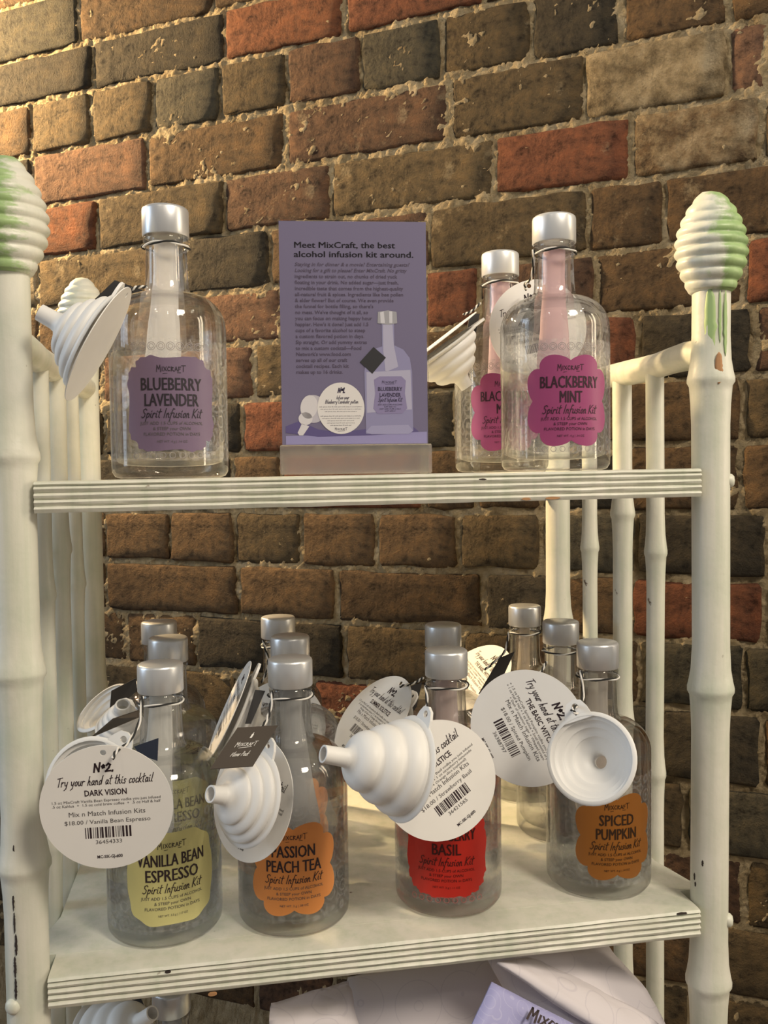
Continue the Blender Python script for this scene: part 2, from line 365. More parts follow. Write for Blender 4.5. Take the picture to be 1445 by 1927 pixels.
# ------------------------------------------------------------------ etagere
W = 0.48; ZL = -.3362; ZS3 = -.657; TU = .0035; T = .0213; DEP = .336
unit = empty('shelf_unit', (W/2, DEP/2, 0), 'tall cream painted bamboo-style open shelf unit with beehive finials, standing before the brick wall', 'shelf')
UI = Matrix.Translation(-Vector((W/2, DEP/2, 0)))
def upart(name, bm, mt=M_PAINT, parent=None, smooth=True, loc=(0, 0, 0), sharp=math.radians(50)):
    o = from_bm(name, bm, mt, None, smooth, sharp)
    o.location = Vector(loc) + OFF
    if parent is None: o.parent = unit; o.matrix_parent_inverse = UI
    else:
        o.parent = parent; o.matrix_parent_inverse = Matrix.Translation(-(parent.location)); 
    return o
def bamboo_prof(r, z0, z1, nodes, amp=1.0):
    pr = [(r, z0), (r, z1)]
    for zn in nodes:
        for dz, q in ((.034, 1.0), (.016, 1.06), (.007, 1.16), (.002, 1.24), (-.001, 1.24), (-.004, 1.12), (-.009, 1.09), (-.018, 1.04), (-.034, 1.0)):
            if z0 < zn+dz < z1: pr.append((r*(1+(q-1)*amp), zn+dz))
    pr.sort(key=lambda a: a[1]); return [(0, z0)] + pr + [(0, z1)]
def bamboo(name, x, y, r, z0, z1, nodes, mt=M_PAINT, parent=None, seg=28, amp=1.0, facet=.0):
    bm = bmesh.new(); lathe(bm, bamboo_prof(r, z0, z1, nodes, amp), seg)
    sd = x*31+y*17
    for v in bm.verts:
        k = 1 + .035*noise.noise(Vector((v.co.x*40, v.co.y*40, v.co.z*9+sd))) + facet*math.cos(3*math.atan2(v.co.y, v.co.x)+1)
        v.co.x *= k; v.co.y *= k
        v.co.x += .0012*noise.noise(Vector((sd, 3, v.co.z*6))); v.co.y += .0012*noise.noise(Vector((sd, 9, v.co.z*6)))
    return upart(name, bm, mt, parent, True, (x, y, 0), math.radians(60))
def zat(px, py, x, y):                        # height of a point over (x, y) seen at a pixel row
    P = Vector((x, y, 0)) - CAM; k = (963.5-py)/F
    # (P+z ez).up = k (P+z ez).fw
    return (k*P.dot(fw) - P.dot(up)) / (up.z - k*fw.z)
PX = (-.0150, W+.0150)
z_fin = zat(0, 552, PX[1], .015); z_top = zat(0, 370, PX[1], .015)
nR = [zat(0, y_, PX[1], .015) for y_ in (717, 1298, 1848)] ; nR.append(nR[-1]-.24)
nL = [zat(0, y_, PX[0], .015) for y_ in (862, 1268, 1627)] ; nL.append(nL[-1]-.2)
posts = {}
def finial(par, x, y, zb, s, mt):
    H = .0765*s; R = .0272*s; n_ = 9; pr = [(0, 0)]
    K = 90
    for i in range(K+1):
        t = i/K
        env = R*(.60 + .40*math.sin(min(1, t/.42)*PI/2)) if t < .42 else R*math.cos((t-.42)/.58*PI/2*.93)**.62
        rb = abs(math.sin(t*n_*PI))
        pr.append((max(.0005, env*(.915+.085*rb)), H*t))
    pr.append((0, H+.001))
    bm = bmesh.new(); lathe(bm, pr, 56)
    for v in bm.verts:
        v.co.z += .0016*s*math.sin(math.atan2(v.co.y, v.co.x)) * (0 if v.co.z < .002 else 1)
        k = 1+.02*noise.noise(v.co*60); v.co.x *= k; v.co.y *= k
    o = from_bm('finial', bm, mt, None, True); o.location = Vector((x, y, zb)) + OFF
    o.parent = par; o.matrix_parent_inverse = Matrix.Translation(-par.location)
    if mt is not M_PAINT: o['label'] = 'ribbed beehive finial with rubbed green paint'
    return o
RF = bamboo('post', PX[1], .015, .0142, -Z0, z_fin+.004, nR, M_GREEN_R if False else M_PAINT, facet=.03)
LF = bamboo('post', PX[0], .015, .0142, -Z0, z_fin+.004, nL, facet=.02)
RB = bamboo('post', PX[1], DEP, .0135, -Z0, z_fin+.004, [zat(0, 1168, PX[1], DEP), -.55, .1])
LB = bamboo('post', PX[0], DEP, .0135, -Z0, z_fin+.004, [zat(0, 1305, PX[0], DEP), -.5, .13])
finial(RF, PX[1], .015, z_fin, 1, M_GREEN_R); finial(LF, PX[0], .015, z_fin, 1.02, M_GREEN_L)
finial(RB, PX[1], DEP, z_fin, .9, M_PAINT); finial(LB, PX[0], DEP, z_fin-.002, .92, M_PAINT)
# green rubbed strips just under the right finial
def surf_patch(name, par, cx, cy, r, a0, a1, z0, z1, mt, jag=.35, n_=14, sd=1.0, lift=.0003):
    bm = bmesh.new(); A = []; B = []
    for i in range(n_+1):
        z = z0 + (z1-z0)*i/n_; j0 = jag*noise.noise(Vector((i*.9, sd, 0))); j1 = jag*noise.noise(Vector((i*.9, sd, 5)))
        k = math.sin(PI*min(1, max(0, i/n_))) ** .4 if 0 < i < n_ else .05
        am = (a0+a1)/2; hw = (a1-a0)/2*k
        row = []
        for q in range(4):
            a = am - hw*(1+j0) + (2*hw*(1+(j0+j1)/2))*q/3
            row.append(bm.verts.new((cx+(r+lift)*math.cos(a), cy+(r+lift)*math.sin(a), z)))
        A.append(row)
    for x, y in zip(A, A[1:]):
        for q in range(3): bm.faces.new((x[q], x[q+1], y[q+1], y[q]))
    o = from_bm(name, bm, mt, None, True); o.location = OFF
    o.parent = par; o.matrix_parent_inverse = Matrix.Translation(-par.location)
    md = o.modifiers.new('thick', 'SOLIDIFY'); md.thickness = .0002; md.offset = 1
    return o
M_GRN = plain('green_undercoat', (.33, .47, .20), .5)
for a0, a1, z0_, z1_, s_ in ((-2.42, -1.85, z_fin-.050, z_fin+.002, 1), (-1.72, -1.58, z_fin-.040, z_fin, 4), (-1.45, -1.25, z_fin-.050, z_fin, 8)):
    surf_patch('rubbed_patch', RF, PX[1], .015, .0149, a0, a1, z0_, z1_, M_GRN, .5, sd=s_)['label'] = 'green undercoat showing through'
surf_patch('rubbed_patch', RF, PX[1], .015, .0158, -1.92, -1.58, nR[0]-.004, nR[0]+.020, M_CHIP2, .5, sd=3, lift=.0012)['label'] = 'chip of bare orange wood'
za, zb_ = zat(0, 1592, PX[0], 0), zat(0, 1885, PX[0], 0)
for q in range(7):
    zz0 = za + (zb_-za)*(q+BR.uniform(-.15, .05))/7; zz1 = za + (zb_-za)*(q+.92)/7
    am = -1.80 + .05*math.sin(q*2) + (0 if q < 2 else -.05)
    surf_patch('paint_chip', LF, PX[0], .015, .0147, am-.04-.03*(q > 3), am+.045, zz1, zz0, M_CHIP, .8, 16, sd=q*3.3)['label'] = 'dark jagged crack in the paint'
for (a_, zpx, hh) in ((-2.95, 1652, .006), (-2.88, 1668, .004), (-2.45, 1622, .005)):
    z_ = zat(0, zpx, PX[1], 0); surf_patch('paint_chip', RF, PX[1], .015, .0146, a_-.05, a_+.06, z_-hh, z_, M_CHIP, .6, 8, sd=a_)['label'] = 'dark paint chip'
# pegs
for par, x_, zpx, ang in ((RF, PX[1], 905, -.45), (RF, PX[1], 1745, -.45), (LF, PX[0], 1897, -2.15)):
    z_ = zat(0, zpx, x_, 0); bm = bmesh.new()
    lathe(bm, [(0, .009), (.0046, .009), (.0056, .0128), (.0052, .0155), (.0035, .0172), (0, .0178)], 18)
    o = from_bm('peg', bm, M_PAINT, None, True); o.location = Vector((x_, .015, z_)) + OFF
    o.rotation_euler = Vector((math.cos(ang), math.sin(ang), 0)).to_track_quat('Z', 'Y').to_euler()
    o.parent = par; o.matrix_parent_inverse = Matrix.Translation(-par.location)
# side rails and slats
for sx, X in ((-1, PX[0]), (1, PX[1])):
    zr = .0935
    bm = bmesh.new(); pts = []
    for i in range(13):
        t = i/12; pts.append((X + .0008*math.sin(t*9), .024 + (DEP-.032)*t, zr + .001*math.sin(t*14)))
    rr = [.0112*(1+.05*math.sin(i*1.7)) for i in range(13)]
    tube(bm, pts, rr, 20); upart('rail', bm)
    for i, (y_, rad_, nd) in enumerate(((.105, .0078, (zat(0, 1040, PX[1], .105), zat(0, 1457, PX[1], .105), -.57)), (.170, .0090, (zat(0, 968, PX[1], .17), -.24, -.5)), (.246, .0076, (zat(0, 1032, PX[1], .246), -.3, -.58)))):
        bamboo('slat', X, y_, rad_, -Z0+.03, zr-.006, [q + (.02*sx if sx < 0 else 0) for q in nd], seg=18, amp=1.15)
    bm = bmesh.new(); tube(bm, [(X, .028, -Z0+.03), (X, DEP-.012, -Z0+.03)], .010, 16); upart('rail', bm)
# shelves with a fluted front edge
def shelf(zt, tilt):
    bm = bmesh.new()
    # profile across y,z of the front edge, going down
    prof = [(.30, 0), (.04, 0), (.006, 0), (.0018, -.0006), (.0003, -.0022)]
    nfl = 4; z = -.0022
    hs = (T-.0035)/nfl
    for q in range(nfl):
        zc = -.0030 - q*hs
        for (dy, dz) in ((.0024, -.0004), (.0006, -.0013), (0, -hs*.5), (.0006, -hs+.0009), ):
            prof.append((dy, zc+dz))
    prof += [(.0015, -T), (.04, -T), (.30, -T)]
    NX = 60; R_ = []
    for i in range(NX+1):
        x = .0006 + (W-.0012)*i/NX
        ring = []
        for k, (y, z) in enumerate(prof):
            jz = .0004*noise.noise(Vector((x*30, k*3, zt*10))); jy = .0003*noise.noise(Vector((x*45, k*5+9, zt)))
            ring.append(bm.verts.new((x, y + (jy if 2 < k < len(prof)-2 else 0), z + (jz if k > 2 else 0) + tilt*(x/W))))
        R_.append(ring)
    for A, B in zip(R_, R_[1:]):
        for k in range(len(prof)-1): bm.faces.new((A[k], A[k+1], B[k+1], B[k]))
        bm.faces.new((A[-1], A[0], B[0], B[-1]))
    bm.faces.new(R_[0]); bm.faces.new(R_[-1][::-1])
    # wider board behind the front posts
    pts = [(-.0195, .033), (.02, .0312), (W-.02, .0312), (W+.0195, .033), (W+.0062, .088), (W+.0062, DEP+.004), (W-.004, DEP+.006), (.004, DEP+.006), (-.0062, DEP+.004), (-.0062, .088)]
    def zti(x): return tilt*(x/W)
    a = [bm.verts.new((x, y, -T+.0005+zti(x))) for x, y in pts]; c = [bm.verts.new((x, y, .0001+zti(x))) for x, y in pts]
    bm.faces.new(a[::-1]); bm.faces.new(c)
    for i in range(len(pts)):
        j = (i+1) % len(pts); bm.faces.new((a[i], a[j], c[j], c[i]))
    return upart('shelf', bm, M_PAINT, None, True, (0, 0, zt), math.radians(28))
sh1 = shelf(0, TU); sh2 = shelf(ZL, 0); sh3 = shelf(ZS3, 0)
def chip(par, px, py, y, w_, h_, mt, sd):
    k = (y - CAM.y)/((CP(px, py, 1)-CAM).y); P = CAM + (CP(px, py, 1)-CAM)*k
    bm = bmesh.new(); pts = []
    for i in range(12):
        a = 2*PI*i/12; q = 1+.5*noise.noise(Vector((i*1.3, sd, 0))); pts.append((w_/2*math.cos(a)*q, h_/2*math.sin(a)*q))
    f = [bm.verts.new((x, -.0006, z)) for x, z in pts]; g = [bm.verts.new((x, .0012, z)) for x, z in pts]
    bm.faces.new(f)
    for i in range(12): bm.faces.new((f[i], g[i], g[(i+1) % 12], f[(i+1) % 12]))
    o = from_bm('paint_chip', bm, mt); o.location = P + OFF; o.parent = par; o.matrix_parent_inverse = Matrix.Translation(-par.location) @ Matrix.Identity(4)
    o['label'] = 'chip where the paint has gone'
    return o
for par, px, py, w_, h_, mt, sd in ((sh2, 316, 1829, .004, .0014, M_CHIP, 1), (sh2, 1283, 1719, .008, .0012, M_CHIP, 2), (sh1, 908, 902, .006, .0014, M_CHIP, 3), (sh1, 990, 939, .007, .002, M_CHIP2, 4), (sh1, 1040, 937, .012, .0022, M_CHIP2, 5), (sh2, 400, 1871, .006, .002, M_CHIP2, 6)):
    chip(par, px, py, .0006, w_, h_, mt, sd)

# ------------------------------------------------------------------ lettering
def text_geo(s, size, cx=0, cz=0, sx=1.0, bold=0.0, shear=0.0, align='CENTER', maxw=None):
    """triangles of a line of type in the x-z plane: list of verts (x,z), faces"""
    cu = bpy.data.curves.new('t', 'FONT'); cu.body = s; cu.size = 1; cu.align_x = align; cu.resolution_u = 2
    cu.offset = bold; cu.shear = shear
    o = bpy.data.objects.new('t', cu); COL.objects.link(o)
    dg = bpy.context.evaluated_depsgraph_get(); me = o.evaluated_get(dg).to_mesh()
    vs = [(v.co.x, v.co.y) for v in me.vertices]; fs = [tuple(p.vertices) for p in me.polygons]
    o.evaluated_get(dg).to_mesh_clear(); bpy.data.objects.remove(o); bpy.data.curves.remove(cu)
    if not vs: return [], []
    k = size*sx
    if maxw:
        wd = max(v[0] for v in vs)-min(v[0] for v in vs); k = maxw/wd
    return [(cx+x*k, cz+y*size) for x, y in vs], fs
G = {'S': (.5, [[(.47, .85), (.33, 1), (.12, .88), (.14, .65), (.36, .42), (.36, .15), (.18, 0), (0, .1)]]),
 'p': (.38, [[(.05, .5), (0, -.4)], [(.04, .33), (.2, .5), (.33, .36), (.25, .08), (.05, .03)]]),
 'i': (.2, [[(.05, .46), (.04, .1), (.16, .03)], [(.07, .66), (.09, .74)]]), 'r': (.3, [[(.03, .48), (.02, 0)], [(.03, .28), (.15, .5), (.27, .45)]]),
 't': (.28, [[(.14, .95), (.08, .1), (.2, 0)], [(0, .62), (.3, .68)]]), 'I': (.22, [[(.12, 1), (.05, 0)]]),
 'n': (.36, [[(.03, .48), (.02, 0)], [(.02, .28), (.16, .5), (.24, .35), (.24, .05), (.34, .03)]]), 'f': (.3, [[(.34, .95), (.2, 1), (.12, .7), (.02, -.4)], [(0, .48), (.28, .52)]]),
 'u': (.38, [[(.03, .48), (.03, .1), (.14, 0), (.27, .2), (.29, .48), (.28, .05), (.37, .03)]]), 's': (.28, [[(.25, .45), (.12, .5), (.06, .36), (.2, .2), (.14, 0), (0, .04)]]),
 'o': (.34, [[(.18, .5), (.04, .36), (.05, .08), (.18, 0), (.28, .2), (.26, .42), (.18, .5)]]), 'K': (.5, [[(.06, 1), (0, 0)], [(.46, 1), (.05, .45), (.42, 0)]]), 'T': (.42, [[(.25, .95), (.16, 0)], [(0, .9), (.5, 1)]]),
 'y': (.38, [[(.03, .5), (.08, .12), (.2, .08), (.3, .3)], [(.33, .5), (.22, -.25), (.05, -.42)]]), 'h': (.36, [[(.12, 1), (.02, 0)], [(.03, .28), (.18, .48), (.24, .35), (.22, .05), (.33, .02)]]),
 'a': (.38, [[(.28, .42), (.14, .5), (.03, .25), (.1, 0), (.24, .12), (.3, .46), (.27, .06), (.36, .03)]]), 'd': (.4, [[(.27, .42), (.12, .48), (.03, .22), (.1, 0), (.24, .12), (.36, 1), (.28, .04)]]),
 'c': (.3, [[(.28, .44), (.14, .5), (.03, .25), (.1, 0), (.28, .08)]]), 'k': (.36, [[(.12, 1), (.02, 0)], [(.3, .5), (.06, .22), (.3, 0)]]), 'l': (.18, [[(.14, 1), (.04, .08), (.14, .02)]]), 'e': (.32, [[(.04, .24), (.24, .32), (.2, .5), (.06, .42), (.03, .1), (.15, 0), (.3, .1)]]),
 'b': (.36, [[(.1, 1), (.03, 0), (.2, .02), (.28, .25), (.16, .45), (.05, .3)]]), 'v': (.32, [[(.02, .5), (.12, 0), (.3, .5)]]), 'L': (.42, [[(.14, 1), (.02, .02), (.36, .06)]]), 'w': (.46, [[(.02, .5), (.08, 0), (.22, .4), (.3, 0), (.44, .5)]]),
 'B': (.46, [[(.08, 1), (.02, 0)], [(.06, .98), (.34, .9), (.3, .6), (.06, .52), (.36, .42), (.32, .05), (.02, 0)]]), ' ': (.24, []), 'M': (.72, [[(.02, -.1), (.1, 1), (.32, .35), (.52, 1), (.6, -.1)]]), 'X': (.46, [[(0, .72), (.38, .08)], [(.38, .74), (0, .04)]]), '1': (.2, [[(.0, .8), (.1, .95), (.08, 0)]]),
 'J': (.22, [[(.06, .72), (.06, .06)]]), 'C': (.46, [[(.36, .66), (.16, .74), (.02, .4), (.12, .08), (.36, .12)]]), 'R': (.46, [[(.03, .72), (.03, .04)], [(.03, .72), (.32, .62), (.05, .4), (.38, .04)]]), 'A': (.46, [[(0, .04), (.2, .76), (.4, .04)], [(.08, .3), (.32, .3)]]), 'F': (.4, [[(.05, .74), (.04, .04)], [(.03, .72), (.36, .74)], [(.04, .42), (.28, .42)]]), 'Z': (.5, [[(.28, 1.0), (.26, .0)], [(.0, .98), (.6, 1.0)]]),
 'N': (.55, [[(.02, 0), (.05, .9), (.4, .05), (.45, 1)]]), '2': (.45, [[(.05, .7), (.18, .9), (.34, .75), (.25, .4), (.02, .02), (.4, .06)]]), 'º': (.32, [[(.14, .75), (.04, .6), (.1, .42), (.22, .48), (.22, .68), (.14, .75)]]), '.': (.2, [[(.06, 0), (.07, .07)]]), 'P': (.4, [[(.06, 1), (.02, 0)], [(.06, .98), (.34, .8), (.3, .5), (.04, .48)]])}
def stroke_geo(s, h, cx, cz, width, thick=.075, slant=.22, maxw=None):
    x = 0; segs = []
    for ch in s:
        wd, st = G.get(ch, G[' '])
        for pl_ in st: segs.append([(x+a, b_) for a, b_ in pl_])
        x += wd + .05
    k = (maxw or width)/x
    V = []; Fc = []
    for pl_ in segs:
        # smooth a little
        P = [((cx + (a + slant*b_ - x/2)*k), cz + b_*h) for a, b_ in pl_]
        for (ax, az), (bx, bz) in zip(P, P[1:]):
            dx, dz = bx-ax, bz-az; L = math.hypot(dx, dz) or 1e-9; tx, tz = thick*h/2*dx/L, thick*h/2*dz/L
            i = len(V); V += [(ax-tx-tz*1.0, az-tz+tx), (ax-tx+tz, az-tz-tx), (bx+tx+tz, bz+tz-tx), (bx+tx-tz, bz+tz+tx)]
            Fc.append((i, i+1, i+2, i+3))
    return V, Fc
def logo_geo(h, cx, cz, w_):
    V, Fc = stroke_geo('MJXCRAFZ', h, cx, cz, w_, .1, 0)
    i = len(V); y = cz - h*.32
    V += [(cx-w_*.28, y), (cx-w_*.28, y-h*.09), (cx+w_*.34, y+h*.06), (cx+w_*.34, y+h*.16)]; Fc.append((i, i+1, i+2, i+3)); return V, Fc
class Flat:
    """collects flat shapes, then maps them by a function to 3D"""
    def __init__(s): s.V = []; s.F = []
    def add(s, g):
        i = len(s.V); s.V += g[0]; s.F += [tuple(k+i for k in f) for f in g[1]]; return s
    def rect(s, x0, z0, x1, z1): return s.add(([(x0, z0), (x1, z0), (x1, z1), (x0, z1)], [(0, 1, 2, 3)]))
    def poly(s, pts): return s.add((pts, [tuple(range(len(pts)))]))
    def build(s, name, mt, parent, fn):
        me = bpy.data.meshes.new(name); me.from_pydata([fn(x, z) for x, z in s.V], [], s.F); me.update()
        return link(name, me, mt, parent)
def barcode(F_, x0, x1, z0, z1, seed):
    rr = random.Random(seed); x = x0
    while x < x1:
        w_ = rr.choice((.0003, .0005, .0008, .0011))*(x1-x0)/.026; F_.rect(x, z0, min(x+w_, x1), z1); x += w_ + rr.choice((.0004, .0006, .0009))*(x1-x0)/.026

# ------------------------------------------------------------------ bottles
RB_ = .0425
def glass_bm():
    out = [(0, .0016), (.030, .0010), (.0360, 0), (.0400, .0012), (.0421, .0045), (.0425, .009), (.0425, .110)]
    for i in range(1, 13):                     # shoulder
        t = i/12*PI/2; out.append((.0155 + .0270*math.cos(t)**.92 if t < PI/2-.01 else .0162, .110 + .0255*math.sin(t)))
    out[-1] = (.0178, .1362)
    out += [(.0163, .1395), (.0156, .146), (.0153, .158), (.0150, .168), (.0152, .1715), (.0163, .1730), (.0166, .1748), (.0160, .1764), (.0150, .1772), (.0150, .183), (.0145, .184)]
    inn = [(.0125, .184), (.0122, .170), (.0124, .150), (.0132, .140), (.0150, .1350)]
    for i in range(11, -1, -1):
        t = i/12*PI/2; inn.append((.0150 + .0247*math.cos(t)**.92, .110 + .0225*math.sin(t)))
    inn += [(.0397, .016), (.0375, .0115), (.031, .0095), (.016, .0085), (0, .0080)]
    bm = bmesh.new(); lathe(bm, out+inn, 72); return bm
def cap_bm():
    bm = bmesh.new(); lathe(bm, [(0, .1795), (.0158, .1795), (.0158, .1776), (.0166, .1774), (.0170, .1780), (.0170, .1960), (.0166, .1975), (.0155, .1984), (0, .1985)], 56); return bm
bmg = glass_bm(); bmesh.ops.recalc_face_normals(bmg, faces=bmg.faces); ME_GLASS = bpy.data.meshes.new('glass'); bmg.to_mesh(ME_GLASS); bmg.free(); ME_GLASS.materials.append(M_GLASS)
for p in ME_GLASS.polygons: p.use_smooth = True
def cap_mesh(mt):
    b2 = cap_bm(); bmesh.ops.recalc_face_normals(b2, faces=b2.faces); me = bpy.data.meshes.new('cap'); b2.to_mesh(me); b2.free(); me.materials.append(mt)
    for p in me.polygons: p.use_smooth = True
    me.set_sharp_from_angle(angle=math.radians(50)); return me
ME_CAP = cap_mesh(M_SILVER); ME_CAPW = cap_mesh(M_SILVER_W)
def cyl(R):                                   # map flat (arc length, z) onto the bottle front
    return lambda x, z: (R*math.sin(x/R), -R*math.cos(x/R), z-.0027)
def badge_pts(kind, hw=.0335, hh=.0345, N=220):
    pts = []
    for i in range(N):
        t = 2*PI*i/N; c, s = math.cos(t), math.sin(t)
        e = {'cloud': .72, 'bracket': .5, 'wavy': .55, 'soft': .6}[kind]
        x = math.copysign(abs(c)**e, c); z = math.copysign(abs(s)**e, s); k = 1
        if kind == 'cloud': k = .86 + .16*abs(math.sin(4*t))**.55
        elif kind == 'bracket': k = .97 - .07*abs(math.cos(4*t))**8 + .03*abs(math.cos(2*t))**14 + .012*math.sin(26*t)
        elif kind == 'wavy': k = .985 + .02*math.sin(18*t) + .01*math.sin(40*t)
        elif kind == 'soft': k = .98 + .018*math.cos(10*t)
        pts.append((x*hw*k, .0545 + z*hh*k))
    return pts
def badge_flat(kind):
    pts = badge_pts(kind); Fz = Flat(); N = len(pts)
    # radial strips so that it bends round the glass
    cx, cz = 0, .0545; rings = 7
    V = [(cx, cz)]; Fc = []
    for r_ in range(1, rings+1):
        for x, z in pts: V.append((cx+(x-cx)*r_/rings, cz+(z-cz)*r_/rings))
    for i in range(N):
        j = (i+1) % N; Fc.append((0, 1+i, 1+j))
        for r_ in range(1, rings): a = 1+(r_-1)*N; b_ = 1+r_*N; Fc.append((a+i, b_+i, b_+j, a+j))
    Fz.add((V, Fc)); return Fz
BADGE = {'blueberry': ((.17, .118, .195), 'bracket', ['BLUEBERRY', 'LAVENDER'], 'NET WT. 4 g | .14 OZ'), 'blackberry': ((.31, .052, .165), 'cloud', ['BLACKBERRY', 'MINT'], 'NET WT. 4 g | .14 OZ'),
 'vanilla': ((.66, .62, .27), 'soft', ['VANILLA BEAN', 'ESPRESSO'], 'NET WT. 3.3 g | .117 OZ'), 'passion': ((.74, .28, .075), 'cloud', ['PASSION', 'PEACH TEA'], 'NET WT. 2 g | .08 OZ'),
 'strawberry': ((.62, .026, .014), 'wavy', ['STRAWBERRY', 'BASIL'], 'NET WT. 3 g | .11 OZ'), 'spiced': ((.29, .105, .014), 'cloud', ['SPICED', 'PUMPKIN'], 'NET WT. 4 g | .14 OZ')}
SACH = {'blueberry': paper('white_sachet', (.86, .86, .88), .75), 'blackberry': paper('pink_sachet', (.86, .66, .72), .8), 'vanilla': paper('cream_sachet', (.88, .87, .84), .8), 'passion': paper('grey_sachet', (.66, .66, .66), .72), 'strawberry': paper('rose_sachet', (.88, .74, .72), .7), 'spiced': paper('brownish_sachet', (.78, .72, .66), .5)}
INK = {k: plain('ink_'+k, tuple(.10*c for c in v[0]), .5) for k, v in BADGE.items()}
INK['vanilla'] = INK['passion'] = M_INK
BM_ = {k: plain('badge_'+k, v[0], .45) for k, v in BADGE.items()}
PROTO = {}
def film_geo():
    me = bpy.data.meshes.new('label'); V = []; Fc = []; uv = []
    R = RB_+.00025; A0, A1, n_ = -1.5, 1.5, 60
    for i in range(n_+1):
        a = A0+(A1-A0)*i/n_
        for q in range(9):
            zt = .0975 + .0006*math.sin(a*40); z = .012 + (zt-.012)*q/8
            V.append((R*math.sin(a), -R*math.cos(a), z)); uv.append((a*R, z))
    for i in range(n_):
        for q in range(8): k = i*9+q; Fc.append((k, k+9, k+10, k+1))
    me.from_pydata(V, [], Fc); ul = me.uv_layers.new(name='uv')
    for lp in me.loops: ul.data[lp.index].uv = uv[lp.vertex_index]
    for p in me.polygons: p.use_smooth = True
    me.materials.append(M_FROST); me.update(); return me
ME_FILM = film_geo()
def make_bottle(flavour, sachet_seed=0, with_sachet=True, white_cap=False, detail=True):
    root = empty('spirit_bottle', (0, 0, 0))
    g = link('glass', ME_GLASS, None, root); c = link('cap', ME_CAPW if white_cap else ME_CAP, None, root)
    if flavour is None: return root
    col, kind, names, net = BADGE[flavour]
    lb = link('label', ME_FILM, None, root)
    if detail:
        bd = badge_flat(kind).build('badge', BM_[flavour], lb, cyl(RB_+.0005))
        for p in bd.data.polygons: p.use_smooth = True
        f = Flat(); f.add(logo_geo(.0042, 0, .0770, .020))
        for dx in (-.00022, 0, .00022):
            f.add(text_geo(names[0], .0124, dx, .0640, maxw={10: .046, 12: .049, 9: .043, 7: .032, 6: .028}[len(names[0])]))
            f.add(text_geo(names[1], .0124, dx, .0530, maxw={4: .017, 5: .022, 7: .033, 8: .038, 9: .041}[len(names[1])]))
        f.add(stroke_geo('Spirit Infusion Kit', .0062, 0, .0449, .043, .09))
        f.build('lettering', INK[flavour], lb, cyl(RB_+.0008))
        f = Flat(); f.add(text_geo('JUST ADD 1.5 CUPS of ALCOHOL', .0031, 0, .0400, maxw=.045)); f.add(text_geo('& STEEP your OWN', .0031, 0, .0362, maxw=.026))
        f.add(text_geo('FLAVORED POTION in DAYS', .0031, 0, .0324, maxw=.040)); f.add(text_geo(net, .0022, 0, .0275, maxw=.021))
        f.build('lettering', INK[flavour] if flavour in ('blackberry', 'strawberry', 'spiced') else M_INKG, lb, cyl(RB_+.0008))
        if flavour in ('blueberry', 'blackberry', 'strawberry'):
            ml = plain('lace_ink_'+flavour, (.30, .27, .27) if flavour != 'strawberry' else (.5, .12, .12), .6)
            for zc, rs in ((.0945, (.0030, .0018)), (.0185, (.0022,))):    # lace rosettes along the top and bottom of the film
                f = Flat()
                for q in range(9):
                    x = -.0264 + q*.0066
                    for r_ in rs:
                        N = 14
                        V = [(x+r_*math.cos(2*PI*i/N), zc+r_*math.sin(2*PI*i/N)) for i in range(N)] + [(x+(r_-.0004)*math.cos(2*PI*i/N), zc+(r_-.0004)*math.sin(2*PI*i/N)) for i in range(N)]
                        f.add((V, [(i, (i+1) % N, N+(i+1) % N, N+i) for i in range(N)]))
                f.build('lace_print', ml, lb, cyl(RB_+.0007))
    if with_sachet:
        rr = random.Random(sachet_seed); bm = bmesh.new(); pts = []; rad = []
        bx, by = rr.uniform(-.012, .012), rr.uniform(-.008, .014); zb = rr.uniform(.042, .075)
        for i in range(13):
            t = i/12; pts.append((bx*(t**1.3), by*t, .174 - (.174-zb)*t)); rad.append(.0085 + .0095*max(0, t-.2) + (0 if i < 12 else -.004))
        tube(bm, pts, rad, 18)
        for v in bm.verts: v.co.y = v.co.y*.62; v.co.x += .0012*noise.noise(Vector((v.co.z*80, v.co.x*90, sachet_seed)))
        from_bm('sachet', bm, SACH[flavour], root, True)
    return root
def copy_tree(o, parent=None):
    c = o.copy(); COL.objects.link(c); c.parent = parent
    for ch in list(o.children): copy_tree(ch, c)
    return c
def zs_of(shelf_z, x): return shelf_z + (TU*x/W if shelf_z == 0 else 0)
def face_rot(x, y, extra=0):                   # turn the label (local -Y) to look along the shelf's front, plus a turn
    return math.atan2(CAM.x-x, -(CAM.y-y))*1.0 + math.radians(extra)
def cap_xy(px, py, z):                          # place of a bottle by where its cap top stands over the shelf
    d = CP(px, py, 1)-CAM; k = (z-CAM.z)/d.z; P = CAM+d*k; return P.x, P.y
capz = ZL+.1985
LOW = {}
for k_, (px, py) in dict(van2=(316, 1199), van3=(299, 1169), pas2=(545.5, 1196), pas3=(523, 1160), str2=(833.5, 1174), spi2=(1055, 1168), spi3=(987, 1139)).items():
    LOW[k_] = cap_xy(px, py, capz); print(k_, [round(q, 3) for q in LOW[k_]])
UPPER = dict(blue=(0, 0), blackF=(0, 0), blackB=(0, 0))
def at_depth(px, d):                           # ground position seen at a pixel column, d metres deep
    P = CP(px, 900, d); return P.x, P.y
UP = dict(blue=at_depth(322, .662), blackF=at_depth(1044.5, .703), blackB=at_depth(944, .815))
LF_ = dict(van1=(.0745, .0640), pas1=(.1716, .0600), str1=(.2956, .0640), spi1=(.4245, .0665))
BOT = {}
